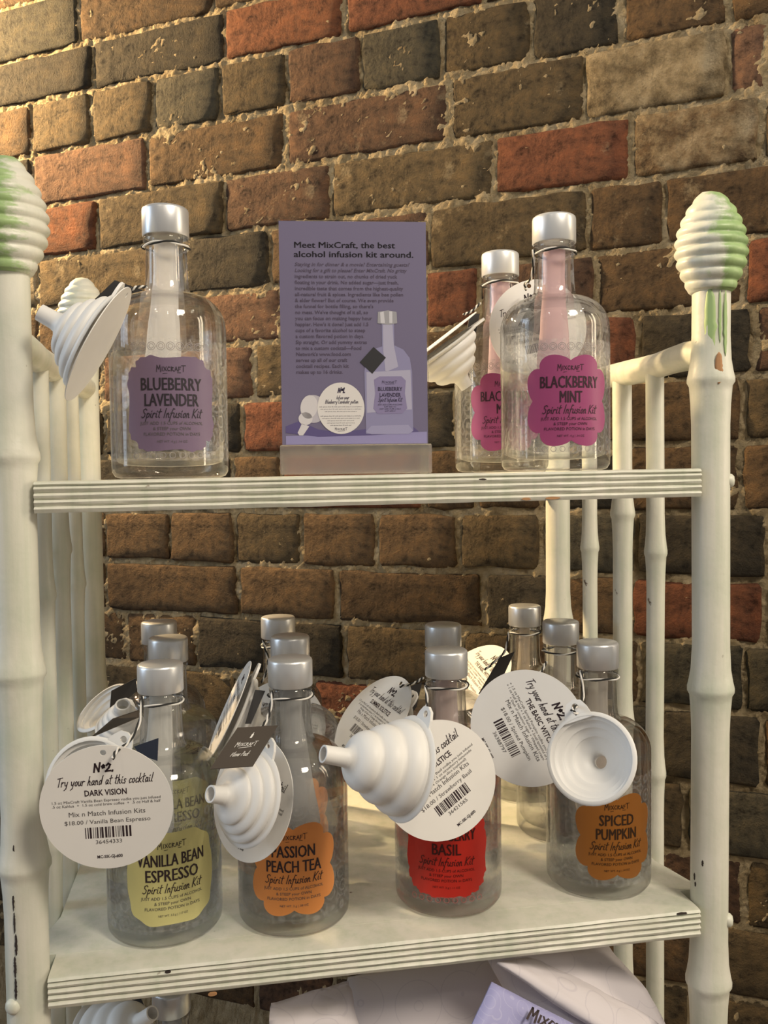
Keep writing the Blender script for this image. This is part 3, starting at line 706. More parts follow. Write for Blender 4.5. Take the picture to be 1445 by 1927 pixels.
def put(key, flavour, xy, sz, label, turn=0, seed=0, wcap=False, detail=True, lean=0, group=None):
    o = make_bottle(flavour, seed, flavour is not None, wcap, detail)
    x, y = xy; o.location = Vector((x, y, zs_of(sz, x)+(.0006 if sz == 0 else .0002))) + OFF
    o.rotation_euler = (0, 0, face_rot(x, y, turn))
    o['label'] = label; o['category'] = 'bottle'
    if group: o['group'] = group
    BOT[key] = o; return o
GU, GL_ = 'glass bottles on the upper shelf', 'glass bottles on the lower shelf'
put('blue', 'blueberry', UP['blue'], 0, 'clear glass bottle with mauve label, left of the purple sign', 2, 3, group=GU)
put('blackF', 'blackberry', UP['blackF'], 0, 'front clear glass bottle of the two with magenta cloud labels', 16, 9, True, group=GU)
put('blackB', 'blackberry', UP['blackB'], 0, 'rear magenta-labelled glass bottle, half hidden behind the other magenta one', 6, 5, True, group=GU)
put('van1', 'vanilla', LF_['van1'], ZL, 'clear glass bottle with pale yellow label at the left front of the lower shelf', 7, 21, group=GL_)
put('pas1', 'passion', LF_['pas1'], ZL, 'clear glass bottle with bright orange cloud label at the front of the lower shelf', 0, 6, group=GL_)
put('str1', 'strawberry', LF_['str1'], ZL, 'clear glass bottle with red label, partly covered by a round white card', -2, 12, group=GL_)
put('spi1', 'spiced', LF_['spi1'], ZL, 'clear glass bottle with brown-orange label at the right front of the lower shelf', 20, 4, group=GL_)
put('van2', 'vanilla', LOW['van2'], ZL, 'glass bottle directly behind the front yellow-labelled one, middle of its row of three', 6, 8, group=GL_)
put('van3', 'vanilla', LOW['van3'], ZL, 'glass bottle at the back of the leftmost row of three on the lower shelf', 0, 14, group=GL_)
put('pas2', 'passion', LOW['pas2'], ZL, 'glass bottle directly behind the front orange-labelled one, middle of its row', 0, 15, group=GL_)
put('pas3', 'passion', LOW['pas3'], ZL, 'glass bottle at the back of the orange-labelled row, its cap highest of that row', 0, 16, group=GL_)
put('str2', 'strawberry', LOW['str2'], ZL, 'glass bottle standing behind the red-labelled one, silver cap just above its cap', 0, 17, group=GL_)
put('spi2', 'spiced', LOW['spi2'], ZL, 'glass bottle behind the brown-orange labelled one, middle cap of the rightmost row', 60, 18, group=GL_)
put('spi3', 'spiced', LOW['spi3'], ZL, 'rearmost glass bottle of the rightmost row, its cap highest there', 70, 19, group=GL_)
xb, yb = cap_xy(322, 1858, ZS3+.1985)
put('low', 'passion', (xb, yb), ZS3, 'glass bottle on the bottom shelf, only its neck showing under the lower shelf', 0, 20, detail=False)

# frame of a thing hung in front: local -Y is the printed face, +Z its top
CB = Matrix((rt, fw, up)).transposed()
def frame(px, py, d, yaw, pitch, roll, lean=0):
    R = CB @ Matrix.Rotation(math.radians(lean), 3, 'Y') @ Matrix.Rotation(math.radians(yaw), 3, 'Z') @ Matrix.Rotation(math.radians(pitch), 3, 'X') @ Matrix.Rotation(math.radians(roll), 3, 'Y')
    M = R.to_4x4(); M.translation = CP(px, py, d) + OFF; return M
def disc_bm(R, th, hole, tabs=False):
    """round card with a punched hole near the top"""
    bm = bmesh.new(); N = 64; n2 = 16
    outer = [(R*math.cos(2*PI*i/N), R*math.sin(2*PI*i/N)) for i in range(N)]
    holes = [(hole[0]+.0020*math.cos(2*PI*i/n2), hole[1]+.0020*math.sin(2*PI*i/n2)) for i in range(n2)]
    for y in (-th/2, th/2):
        o_ = [bm.verts.new((x, y, z)) for x, z in outer]; h_ = [bm.verts.new((x, y, z)) for x, z in holes]
        eo = [bm.edges.new((o_[i], o_[(i+1) % N])) for i in range(N)]; eh = [bm.edges.new((h_[i], h_[(i+1) % n2])) for i in range(n2)]
        bmesh.ops.triangle_fill(bm, edges=eo+eh, use_beauty=True)
        if y < 0: o1, h1_ = o_, h_
    for A, B in ((o1, o_), (h1_, h_)):
        for i in range(len(A)): j = (i+1) % len(A); bm.faces.new((A[i], A[j], B[j], B[i]))
    return bm
CR = .042
def card(Mx, label, cocktail=None, kit=None, code=None, lines=(), sku='MC-SIK-GJ-#00', bend=0.0, seed=1):
    root = empty('recipe_card', (0, 0, 0), label, 'card', 'round white recipe cards hung on the bottles'); root.matrix_world = Mx
    bm = disc_bm(CR, .0006, (0, CR-.005)); o = from_bm('card_disc', bm, M_CARD, root)
    if cocktail:
        fn = lambda x, z: (x, -.00045, z)
        f = Flat(); f.add(stroke_geo('Nº2.', .0058, 0, .0245, .013, .2, .1)); f.add(stroke_geo('Try your hand at this cocktail', .0060, 0, .0158, .060, .09))
        f.add(text_geo(cocktail, .0056, 0, .0085, maxw=min(.036, .0024*len(cocktail)), bold=.02))
        barcode(f, -.0145, .0145, -.0205, -.0130, seed)
        f.add(text_geo(sku, .0030, 0, -.0345, bold=.02, maxw=.016))
        f.build('print', M_INK, root, fn)
        f = Flat()
        for q, s_ in enumerate(lines): f.add(text_geo(s_, .0026, 0, .0042-q*.0026, maxw=min(.068, .00125*len(s_))))
        f.add(text_geo('Mix n Match Infusion Kits', .0046, 0, -.0050, maxw=.048)); f.add(text_geo('$18.00 / '+kit, .0040, 0, -.0105, maxw=.0018*(9+len(kit))))
        f.add(text_geo(code, .0038, 0, -.0245, maxw=.0165))
        f.build('print', M_INKG, root, fn)
    return root
def funnel(Mx, label, squash=1.0, R=.034, spout=.015):
    root = empty('funnel', (0, 0, 0), label, 'funnel', 'white silicone funnels hung on the bottles'); root.matrix_world = Mx
    prof = [(R, 0), (R+.0008, .0010), (R, .0022), (R*.90, .0030)]
    rings = [(.90, .78, .0130), (.74, .60, .0135), (.56, .40, .0130)]
    h = .0030
    for ro, ri, dh in rings:
        for i in range(1, 9):
            t = i/8; prof.append((R*(ri + (ro-ri)*(math.cos(t*PI/2)**.7 if t < .999 else 0) + .035*math.sin(t*PI)), h+dh*squash*t))
        h += dh*squash
    prof += [(R*.30, h+.001), (.0068, h+.003), (.0060, h+.006), (.0056, h+.006+spout)]
    tip = prof[-1]
    inner = [(r_-.0013, z_-.0004) for r_, z_ in prof[::-1]]; inner[-1] = (R-.002, -.0002)
    inner[0] = (tip[0]-.0012, tip[1])
    bm = bmesh.new(); lathe(bm, prof + inner, 48, closed=True)
    for v in bm.verts: x, y, z = v.co; v.co = (x, -z, y)
    from_bm('cone', bm, M_SIL, root, True, math.radians(55))
    # hanging ear with a hole
    bm = bmesh.new(); pts = [(-.010, R-.004), (-.0078, R+.004), (-.0050, R+.0088), (0, R+.0105), (.0050, R+.0088), (.0078, R+.004), (.010, R-.004)]
    hole = [(.0024*math.cos(2*PI*i/12), R+.0052+.0024*math.sin(2*PI*i/12)) for i in range(12)]
    lay = []
    for y in (-.0020, .0000):
        a = [bm.verts.new((x, y, z)) for x, z in pts]; c = [bm.verts.new((x, y, z)) for x, z in hole]
        ed = [bm.edges.new((a[i], a[(i+1) % len(a)])) for i in range(len(a))] + [bm.edges.new((c[i], c[(i+1) % 12])) for i in range(12)]
        bmesh.ops.triangle_fill(bm, edges=ed, use_beauty=True); lay.append((a, c))
    for q in (0, 1):
        A, B = lay[0][q], lay[1][q]
        for i in range(len(A)): j = (i+1) % len(A); bm.faces.new((A[i], A[j], B[j], B[i]))
    from_bm('hanging_ear', bm, M_SIL, root)
    return root
def tag_quad(corners, label, mt=M_BLACK, logo=False):
    """small square card given by its four corners (top first, clockwise)"""
    P = [Vector(c)+OFF for c in corners]
    if logo: P[2] = P[1]+P[3]-P[0]
    c = sum(P, Vector())/4
    root = empty('flavour_tag', c, label, 'tag', 'small dark square tags on the bottles')
    bm = bmesh.new(); nrm = (P[1]-P[0]).cross(P[3]-P[0]).normalized()
    a = [bm.verts.new(p-c) for p in P]; b_ = [bm.verts.new(p-c+nrm*.0007) for p in P]
    bm.faces.new(a); bm.faces.new(b_[::-1])
    for i in range(4): bm.faces.new((a[i], a[(i+1) % 4], b_[(i+1) % 4], b_[i]))
    from_bm('tag_square', bm, mt, root)
    if logo:
        q = nrm*(-.0004 if nrm.dot(fw) > 0 else .0011)
        fn = lambda x, z: tuple((P[0]*(.5-x) + P[1]*(.5+x))*(.5+z) + (P[3]*(.5-x) + P[2]*(.5+x))*(.5-z) - c + q)
        f = Flat(); f.add(logo_geo(.11, 0, .0, .5)); f.add(stroke_geo('Flavor Pack', .11, .0, -.24, .42, .1)); f.rect(-.02, .2, .03, .30); f.rect(-.005, .30, .012, .34)
        f.build('print', M_WINK, root, fn)
    return root
# twisted black and white cord, built as two strands
M_CB = plain('cord_black', (.02, .02, .02), .8); M_CW = plain('cord_white', (.75, .73, .70), .8)
def cord(bkey, pts, knot=True):
    root = BOT[bkey]; base = root.location
    c = empty('cord', base); c.parent = root; c.matrix_parent_inverse = root.matrix_basis.inverted() if False else Matrix.Identity(4); c.location = (0, 0, 0)
    inv = Matrix.Translation(base) @ Matrix.Rotation(root.rotation_euler.z, 4, 'Z'); inv = inv.inverted()
    loop = []
    for i in range(29):
        a = 2*PI*i/28; loop.append(Vector((.0170*math.cos(a), .0170*math.sin(a), .1700 + .0006*math.sin(3*a))))
    path = [inv @ (Vector(p)+OFF) for p in pts]
    # resample the drop
    def resample(P, n_):
        out = []
        for i in range(n_+1):
            t = i/n_*(len(P)-1); k = min(int(t), len(P)-2); u = t-k
            p0, p1, p2, p3 = P[max(k-1, 0)], P[k], P[k+1], P[min(k+2, len(P)-1)]
            out.append(.5*((2*p1) + (p2-p0)*u + (2*p0-5*p1+4*p2-p3)*u*u + (3*p1-p0-3*p2+p3)*u**3))
        return out
    for P in (loop, resample(path, 26) if len(path) > 1 else None):
        if P is None: continue
        for ph, mt in ((0, M_CB), (PI, M_CW)):
            Q = []
            for i, p in enumerate(P):
                t = (P[min(i+1, len(P)-1)]-P[max(i-1, 0)]).normalized(); s_ = t.cross(Vector((.3, .2, 1))).normalized(); q_ = s_.cross(t)
                a = i*.9+ph; Q.append(p + (s_*math.cos(a)+q_*math.sin(a))*.00062)
            bm = bmesh.new(); tube(bm, Q, .00072, 6)
            from_bm('strand', bm, mt, c, True)
    return c

VB = ('1.5 oz MixCraft Vanilla Bean Espresso vodka you just infused', '.5 oz Kahlua  +  1.5 oz cold brew coffee  +  .5 oz Half & half')
SB = ('1.5 oz MixCraft Strawberry Basil vodka you just infused', '.5 oz elderflower juice + 1 oz strawberry lemonade', 'Wedge of lime + Orange slice (optional)')
SP = ('+ 1.5 oz MixCraft Spiced Pumpkin vodka you just infused', '+ 1 oz Half & Half + 1 oz Kahlua + Small spoonful of pumpkin', '+ Dash of cinnamon sugar + Whipped cream')
funnel(frame(172, 1484, .586, 172, 8, -32), 'white silicone funnel hanging behind the round card at the far left of the lower shelf', .35, .033, .004)
card(frame(201, 1519, .570, 6, 8, -2), 'round white card reading Dark Vision, hung beside the yellow-labelled bottle', 'DARK VISION', 'Vanilla Bean Espresso', '36454333', VB, seed=3)
tag_quad([CP(252, 1405, .606), CP(298, 1389, .606), CP(296, 1432, .606), CP(262, 1420, .606)], 'navy blue tag corner beside the neck of the yellow-labelled bottle', M_NAVY)
cord('van1', [CP(268, 1310, .61), CP(262, 1360, .60), CP(240, 1398, .580), CP(220, 1412, .562), CP(212, 1428, .555)])
# second and third of the yellow row
funnel(frame(228, 1372, .700, 20, -50, 10), 'white funnel drooping between the yellow-labelled bottle and the shelf side', .5, .019, .002)
tag_quad([CP(262, 1336, .640), CP(262, 1350, .640), CP(172, 1388, .60), CP(214, 1352, .60)], 'thin dark tag seen nearly edge-on left of the front yellow-labelled neck', M_BROWNT)
funnel(frame(192, 1330, .76, 116, 8, 0, 48), 'grey-shaded funnel at the back left of the lower shelf', .3, .026, .002)
tag_quad([CP(256, 1276, .75), CP(258, 1300, .75), CP(206, 1346, .735), CP(210, 1300, .735)], 'black tag standing up behind the leftmost bottles of the lower shelf', M_BLACK)
# orange row
card(frame(474, 1502, .618, -44, -10, 6, 6), 'round white card behind the swirled funnel, left of the orange label', 'MYSTIC', 'Passion Peach Tea', '36422471', VB, seed=5)
funnel(frame(470, 1500, .595, -46, -12, 10, 6), 'white funnel swirled like whipped cream, left of the orange label', .40, .032, .008)
tag_quad([CP(447, 1369, .59), CP(523, 1365, .60), CP(470, 1433, .565), CP(395, 1447, .56)], 'dark brown square tag with white lettering above the funnel by the orange label', M_BROWNT, True)
cord('pas1', [CP(513, 1300, .625), CP(507, 1340, .62), CP(492, 1368, .604), CP(455, 1385, .60)])
card(frame(431, 1336, .712, -80, -2, 0, 23), 'round card seen nearly edge-on behind the brown tag', 'MYSTIC', 'Passion Peach Tea', '36422471', VB, seed=5)
funnel(frame(443, 1342, .712, 100, 2, 0, 23), 'pale funnel beside the edge-on card, between yellow and orange rows', .34, .034, .004)
tag_quad([CP(480, 1298, .68), CP(499, 1300, .68), CP(472, 1362, .67), CP(461, 1362, .67)], 'narrow black tag hanging left of the orange row necks', M_BLACK)
card(frame(530, 1366, .83, -8, -8, 6), 'round white card showing behind the necks of the orange-labelled row', 'MYSTIC', 'Passion Peach Tea', '36422471', VB, seed=5)
cord('pas3', [CP(495, 1205, .80), CP(505, 1250, .80), CP(492, 1285, .80)])
# red row
card(frame(826, 1468, .628, 12, -6, -35), 'round white card reading Summer Solstice, hung over the red label', 'SUMMER SOLSTICE', 'Strawberry Basil', '36421565', SB, seed=8)
funnel(frame(766, 1446, .588, -62, -16, 14), 'white silicone funnel pointing left, in front of the red-labelled bottle')
cord('str1', [CP(801, 1290, .64), CP(803, 1325, .635), CP(797, 1350, .61), CP(790, 1358, .60)])
card(frame(701, 1350, .747, -66, -6, -10, 40), 'round card tilted edgewise behind the leftward-pointing funnel', 'SUMMER SOLSTICE', 'Strawberry Basil', '36421565', SB, seed=8)
funnel(frame(716, 1366, .764, 122, 8, 0, 40), 'white funnel behind the tilted card, left of the red row necks', .25, .032, .004)
tag_quad([CP(760, 1296, .800), CP(794, 1284, .800), CP(784, 1330, .795), CP(752, 1372, .795)], 'black tag behind the funnel, left of the red-labelled bottle neck', M_BLACK)
cord('str2', [CP(797, 1275, .75), CP(780, 1285, .75), CP(752, 1292, .735)])
# brown-orange row
card(frame(992, 1370, .645, -18, -4, 60), 'round white card reading The Basic Witch, left of the brown-orange labelled bottle', 'THE BASIC WITCH', 'Spiced Pumpkin', '36388797', SP, seed=11)
funnel(frame(1111, 1426, .583, 150, 20, 24), 'white funnel seen into its open ringed mouth, hung on the brown-orange labelled bottle', .36, .0295, .006)
cord('spi1', [CP(1093, 1262, .655), CP(1097, 1310, .65), CP(1088, 1326, .61), CP(1076, 1335, .572), CP(1086, 1344, .570)])
card(frame(894, 1274, .905, -64, -6, 0, 46), 'small-looking round card at the back, right of the red row caps', 'THE BASIC WITCH', 'Spiced Pumpkin', '36388797', SP, seed=11)
tag_quad([CP(940, 1238, .80), CP(968, 1226, .80), CP(942, 1282, .78), CP(900, 1306, .78)], 'black tag at the back of the rightmost row, under the furthest cap', M_BLACK)
cord('spi3', [CP(957, 1190, .82), CP(950, 1225, .82), CP(925, 1250, .82), CP(912, 1260, .82)])
cord('spi2', [CP(1028, 1245, .745), CP(1015, 1268, .73), CP(990, 1290, .70)])
# upper shelf
card(frame(186, 648, .578, -80, 0, 0, 29), 'round card seen edge-on, left of the mauve-labelled bottle on the upper shelf', None)
funnel(frame(174, 643, .578, -80, 0, 0, 29), 'white pleated funnel hanging left of the mauve-labelled bottle on the upper shelf', .46, .033, .010)
tag_quad([CP(216, 527, .715), CP(268, 546, .715), CP(222, 600, .710), CP(160, 580, .710)], 'black tag behind the pleated funnel on the upper shelf', M_BLACK)
cord('blue', [CP(277, 540, .64), CP(255, 541, .637), CP(236, 552, .635)])
card(frame(1012, 617, .765, 0, 0, -12), 'round white card hanging behind the front magenta-labelled bottle', 'MIDNIGHT', 'Blackberry Mint', '36388120', SP, seed=12)
tag_quad([CP(1012, 548, .755), CP(1062, 560, .755), CP(1040, 640, .752), CP(975, 612, .752)], 'black tag seen through the shoulder of the front magenta-labelled bottle', M_BLACK)
cord('blackF', [CP(1004, 470, .69), CP(1001, 520, .70), CP(988, 535, .73), CP(990, 545, .757)])
card(frame(820, 646, .742, -82, 0, 0, 52), 'round card leaning behind the right edge of the purple sign', None)
funnel(frame(829, 656, .742, 100, 0, 0, 54), 'white funnel draped between the purple sign and the magenta-labelled bottles', .62, .034, .006)
tag_quad([CP(884, 592, .772), CP(903, 590, .775), CP(884, 680, .768), CP(866, 690, .766)], 'black tag between the white funnel and the rear magenta-labelled bottle', M_BLACK)
cord('blackB', [CP(904, 570, .80), CP(888, 585, .80), CP(872, 592, .80)])
# bottom shelf
funnel(frame(205, 1962, .70, 60, -38, 10), 'white funnel under the lower shelf at the bottom left', .9)
tag_quad([CP(245, 1872, .77), CP(262, 1872, .77), CP(300, 1960, .755), CP(275, 1975, .755)], 'black tag edge beside the funnel under the lower shelf', M_BLACK)

# ------------------------------------------------------------------ sign in its acrylic stand
kx = .66/1666
M_HAZE, n, l, b = mat('scuffed_acrylic'); b.inputs['Base Color'].default_value = (.85, .85, .85, 1); b.inputs['Roughness'].default_value = .12; b.inputs['Transmission Weight'].default_value = .88; b.inputs['IOR'].default_value = 1.35
sx_, sy_ = at_depth(670, .66)
sg = empty('sign_stand', Vector((sx_, sy_, zs_of(0, sx_)+.0009))+OFF, 'purple printed sign in a clear acrylic stand, between the bottles on the upper shelf', 'sign')
sg.rotation_euler = (0, 0, face_rot(sx_, sy_, 2.5))
M_PURP, n, l, b = mat('purple_print'); b.inputs['Base Color'].default_value = (.17, .152, .255, 1); b.inputs['Roughness'].default_value = .35; b.inputs['Coat Weight'].default_value = .25; b.inputs['Coat Roughness'].default_value = .05
bm = bmesh.new(); boxm(bm, (-.0552, .0004, .0205), (.0552, .0026, .1868)); from_bm('acrylic_sheet', bm, M_ACR, sg)
bm = bmesh.new(); boxm(bm, (-.0556, -.012, 0), (.0556, .014, .0215)); bmesh.ops.bevel(bm, geom=bm.edges[:], offset=.0006, segments=2, affect='EDGES'); from_bm('acrylic_base', bm, M_HAZE, sg)
bm = bmesh.new(); boxm(bm, (-.0542, -.0002, .0220), (.0542, .0002, .1858)); pr_ = from_bm('printed_sheet', bm, M_PURP, sg)
sX = lambda px: (px-670)*kx
sZ = lambda py: (890-py)*kx
fnS = lambda dy: (lambda x, z: (x, -.0002-dy, z))
f = Flat()
for s_, xr, y_, sz in (('Meet MixCraft, the best', 747, 470, .0062), ('alcohol infusion kit around.', 782, 487, .0062)):
    for dx in (-.00015, 0, .00015): f.add(text_geo(s_, sz, sX(560)+dx, sZ(y_), align='LEFT', maxw=(xr-560)*kx))
f.build('headline', M_SERIF, pr_, fnS(.0002))
BODY = ['Staying in for dinner & a movie? Entertaining guests?', 'Looking for a gift to please? Enter MixCraft. No gritty', 'ingredients to strain out, no chunks of dried yuck', 'floating in your drink. No added sugar—just fresh,', 'incredible taste that comes from the highest-quality', 'all-natural fruit & spices. Ingredients like bee pollen', '& elder flower? But of course. We even provide', "the funnel for bottle filling, so there's", "no mess. We've thought of it all, so", 'you can focus on making happy hour', "happier. How's it done? Just add 1.5", 'cups of a favorite alcohol to steep', 'a custom flavored potion in days.', 'Sip straight. Or add yummy extras', 'to mix a custom cocktail—Food', "Network's www.food.com", 'serves up all of our craft', 'cocktail recipes. Each kit', 'makes up to 16 drinks.']
ENDS = [978, 960, 900, 908, 936, 936, 876, 750, 715, 742, 717, 697, 690, 706, 672, 604, 582, 592, 553]
f = Flat()
for i, (s_, e_) in enumerate(zip(BODY, ENDS)):
    f.add(text_geo(s_, .0037, sX(561), sZ(503.5 + 11.05*i), bold=.012, align='LEFT', shear=.25 if i < 2 else 0, maxw=(e_-266)/3.3225*kx))
f.build('body_text', M_INKP, pr_, fnS(.0002))
def pcol(name, c): return plain(name, c, .4)
def spx(pts): return [(sX(x), sZ(y)) for x, y in pts]
f = Flat().poly(spx([(540, 800), (566, 790), (600, 806), (640, 812), (690, 806), (776, 800), (790, 812), (700, 818), (600, 820), (540, 812)])); f.build('picture', pcol('print_purple_shade', (.11, .09, .24)), pr_, fnS(.0002))
f = Flat().poly(spx([(540, 818), (805, 812), (805, 834), (540, 834)])); f.build('picture', pcol('print_lilac_floor', (.29, .27, .50)), pr_, fnS(.00016))
def blob(cx, cy, rx, ry, a=0, n_=28): return [(cx + rx*math.cos(t)*math.cos(a) - ry*math.sin(t)*math.sin(a), cy + rx*math.cos(t)*math.sin(a) + ry*math.sin(t)*math.cos(a)) for t in (2*PI*i/n_ for i in range(n_))]
f = Flat(); f.poly(spx(blob(592, 768, 24, 26))); f.build('picture', pcol('print_funnel_shade', (.50, .48, .55)), pr_, fnS(.00024))
f = Flat(); f.poly(spx(blob(584, 764, 16, 22, .2))); f.poly(spx(blob(577, 786, 13, 12))); f.poly(spx([(562, 812), (570, 795), (584, 800), (572, 817), (565, 817)])); f.build('picture', pcol('print_white', (.66, .64, .68)), pr_, fnS(.0003))
f = Flat(); bod = [(690, 815), (688, 700), (692, 672), (704, 658), (722, 652), (722, 610), (745, 610), (745, 650), (762, 658), (774, 674), (778, 700), (779, 810), (772, 816)]
f.poly(spx(bod)); f.build('picture', pcol('print_bottle_tone', (.27, .26, .44)), pr_, fnS(.00024))
f = Flat(); f.poly(spx([(692, 700), (775, 696), (777, 770), (692, 776)])); f.poly(spx([(724, 612), (742, 612), (744, 650), (752, 690), (728, 700), (724, 660)])); f.build('picture', pcol('print_pale', (.42, .41, .56)), pr_, fnS(.0003))
f = Flat(); f.poly(spx([(706, 714), (716, 708), (758, 708), (766, 716), (764, 740), (768, 768), (758, 778), (712, 778), (704, 768), (708, 740)])); f.build('picture', pcol('print_label', (.25, .22, .40)), pr_, fnS(.00036))
f = Flat(); f.poly(spx([(715, 588), (734, 585), (750, 588), (751, 609), (734, 612), (714, 609)])); f.build('picture', pcol('print_cap_grey', (.34, .34, .38)), pr_, fnS(.0003))
f = Flat(); f.poly(spx([(719, 589), (726, 587), (728, 609), (720, 609)])); f.poly(spx([(736, 587), (742, 587), (742, 609), (736, 609)])); f.build('picture', pcol('print_cap_light', (.6, .6, .66)), pr_, fnS(.00036))
f = Flat(); f.poly(spx([(680, 681), (706, 653), (729, 673), (703, 703)])); f.build('picture', pcol('print_black', (.03, .03, .035)), pr_, fnS(.00042))
f = Flat(); f.poly(spx([(689, 812), (700, 800), (770, 799), (779, 810), (770, 816), (700, 816)])); f.build('picture', pcol('print_base_tone', (.34, .33, .52)), pr_, fnS(.0003))
f = Flat(); f.poly(spx(blob(643.5, 767, 44, 48, 0, 44))); f.build('picture', pcol('print_card_white', (.74, .72, .72)), pr_, fnS(.00042))
f = Flat(); f.add(text_geo('BLUEBERRY', .0040, sX(736), sZ(735), bold=.02, maxw=46*kx)); f.add(text_geo('LAVENDER', .0040, sX(736), sZ(746), bold=.02, maxw=40*kx)); f.add(stroke_geo('Spirit Infusion Kit', .0030, sX(736), sZ(755), 45*kx, .1))
f.add(logo_geo(.0020, sX(735), sZ(721), 28*kx)); f.add(logo_geo(.0020, sX(643), sZ(808), 23*kx))
for i, w_ in enumerate((46, 22, 40, 20)): f.add(text_geo('JUST ADD CUPS of ALCOHOL'[:w_//2], .0014, sX(736), sZ(762+i*4), maxw=w_*kx))
f.add(stroke_geo('Nº1.', .0036, sX(645), sZ(738), 14*kx, .22)); f.add(stroke_geo('Infuse your', .0026, sX(647), sZ(750), 24*kx, .11)); f.add(stroke_geo('Blueberry Lavender potion', .0028, sX(645), sZ(758), 62*kx, .11))
for i, w_ in enumerate((80, 76, 60, 0, 76, 70, 50, 52, 40)):
    if w_: f.add(text_geo('add spices then fill with spirit and steep in a cool place for days'[:int(w_*.75)], .0010, sX(643), sZ(765+i*4.3), maxw=w_*kx))
f.build('picture', pcol('print_dark_ink', (.04, .03, .07)), pr_, fnS(.0005))

# ------------------------------------------------------------------ pouches on the bottom shelf
M_POUCH, n, l, b = mat('white_pouch_cloth'); tc = n.new('ShaderNodeTexCoord')
wv = n.new('ShaderNodeTexVoronoi'); wv.inputs['Scale'].default_value = 26; wv.inputs['Randomness'].default_value = .4; l.new(tc.outputs['Object'], wv.inputs['Vector'])
k = mth(n, l, 'GREATER_THAN', mth(n, l, 'SINE', mth(n, l, 'MULTIPLY', wv.outputs['Distance'], 16)), .985)
l.new(mixc(n, l, mth(n, l, 'MULTIPLY', k, .35), (.66, .62, .66), (.48, .45, .52)), b.inputs['Base Color']); b.inputs['Roughness'].default_value = .75
M_LIL, n, l, b = mat('lilac_pouch_label'); tc = n.new('ShaderNodeTexCoord'); wv = n.new('ShaderNodeTexVoronoi'); wv.inputs['Scale'].default_value = 60; l.new(tc.outputs['Object'], wv.inputs['Vector'])
k = mth(n, l, 'GREATER_THAN', mth(n, l, 'SINE', mth(n, l, 'MULTIPLY', wv.outputs['Distance'], 26)), .93)
l.new(mixc(n, l, mth(n, l, 'MULTIPLY', k, .3), (.34, .34, .60), (.55, .55, .74)), b.inputs['Base Color']); b.inputs['Roughness'].default_value = .55
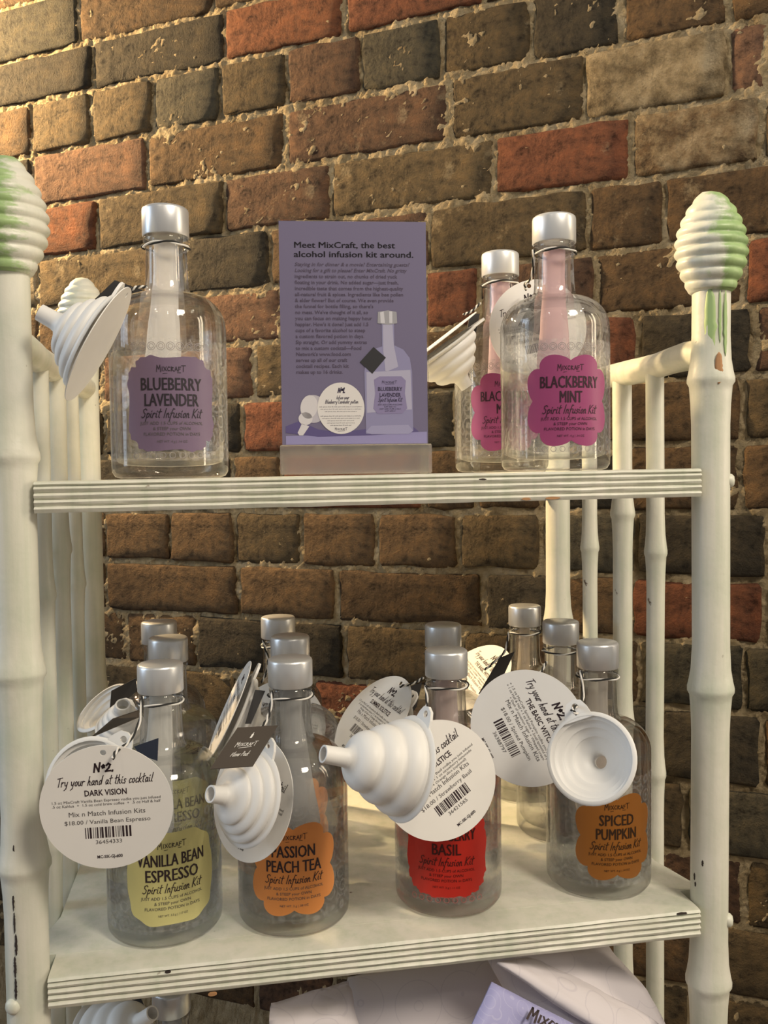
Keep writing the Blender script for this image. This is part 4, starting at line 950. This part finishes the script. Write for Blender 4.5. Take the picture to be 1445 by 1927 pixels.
def slab(name, corners, th, mt, parent, c0, bulge=.006, seed=1, rough=.002, n_=14):
    """soft-edged padded sheet spanned by four corner points (top left, top right, bottom right, bottom left)"""
    A, B, C_, D = [Vector(p) for p in corners]; nrm = (B-A).cross(D-A).normalized()
    if nrm.dot(fw) < 0: nrm = -nrm
    bm = bmesh.new(); L = []
    for side in (0, 1):
        g = []
        for j in range(n_+1):
            row = []
            for i in range(n_+1):
                u, v = i/n_, j/n_; p = (A*(1-u)+B*u)*(1-v) + (D*(1-u)+C_*u)*v
                e = (math.sin(PI*u)*math.sin(PI*v))**.45
                q = rough*noise.noise(Vector((u*3+seed, v*3, side*2))) + rough*.4*noise.noise(Vector((u*9+seed, v*9, side)))
                off = (-1 if side == 0 else 1)*(th/2*(.25+.75*e**.4) + bulge*e*.5) + q*(1 if side == 0 else 1)
                row.append(bm.verts.new(p + nrm*off - c0))
            g.append(row)
        L.append(g)
        for j in range(n_):
            for i in range(n_): bm.faces.new((g[j][i], g[j][i+1], g[j+1][i+1], g[j+1][i]))
    def rim(g): return g[0][:] + [g[j][n_] for j in range(1, n_+1)] + g[n_][-2::-1] + [g[j][0] for j in range(n_-1, 0, -1)]
    r1, r2 = rim(L[0]), rim(L[1])
    for i in range(len(r1)): j = (i+1) % len(r1); bm.faces.new((r1[i], r1[j], r2[j], r2[i]))
    o = from_bm(name, bm, mt, parent, True); return o, nrm
c0 = CP(760, 1980, .70); c0.z = ZS3
p1 = empty('cloth_pouch', c0+OFF, 'white soft pouch slumped in the middle of the bottom shelf', 'pouch', 'white pouches on the bottom shelf')
def drop(px, py, d, z=None):
    P = CP(px, py, d)
    return P
def on_shelf(px, d, z): P = CP(px, 1900, d); return Vector((P.x, P.y, z))
slab('pouch_body', [CP(655, 1842, .72), CP(945, 1792, .74), on_shelf(950, .70, ZS3+.006), on_shelf(520, .66, ZS3+.006)], .03, M_POUCH, p1, c0, .02, 3, .004)
slab('folded_flap', [CP(510, 1888, .668), CP(655, 1846, .70), CP(690, 1985, .665), CP(500, 1990, .64)], .004, M_POUCH, p1, c0, .002, 5, .006)
c1 = on_shelf(1050, .70, ZS3)
p2 = empty('cloth_pouch', c1+OFF, 'white pouch with a lilac lettered label, leaning on the bottom shelf below the red label', 'pouch', 'white pouches on the bottom shelf')
A_, B_, C_, D_ = CP(926, 1818, .655), CP(1122, 1778, .735), CP(1262, 1960, .70), CP(1050, 2010, .615)
slab('pouch_body', [CP(922, 1800, .69), CP(1128, 1775, .76), CP(1275, 1980, .72), CP(1080, 2030, .66)], .035, M_POUCH, p2, c1, .012, 8, .003)
front, nr = slab('label_panel', [CP(925, 1848, .635), CP(1190, 1985, .655), CP(1120, 2170, .62), CP(862, 1985, .60)], .006, M_LIL, p2, c1, .002, 9, .0015)
P0, P1, P3 = CP(925, 1848, .631), CP(1190, 1985, .651), CP(862, 1985, .596)
ex, ez = (P1-P0), (P0-P3)
f = Flat(); f.add(logo_geo(.15, .44, -.13, .36)); f.rect(.16, -.36, .165, -1.0); f.rect(.16, -.36, .30, -.365)
f.build('lettering', M_INK, front, lambda x, z: tuple(P0-c1 + ex*x + ez*z - fw*.009))
# soft gusset fold behind the label
slab('gusset', [CP(935, 1812, .66), CP(1010, 1800, .70), CP(1240, 1930, .70), CP(1190, 1975, .66)], .008, M_POUCH, p2, c1, .004, 12, .002)
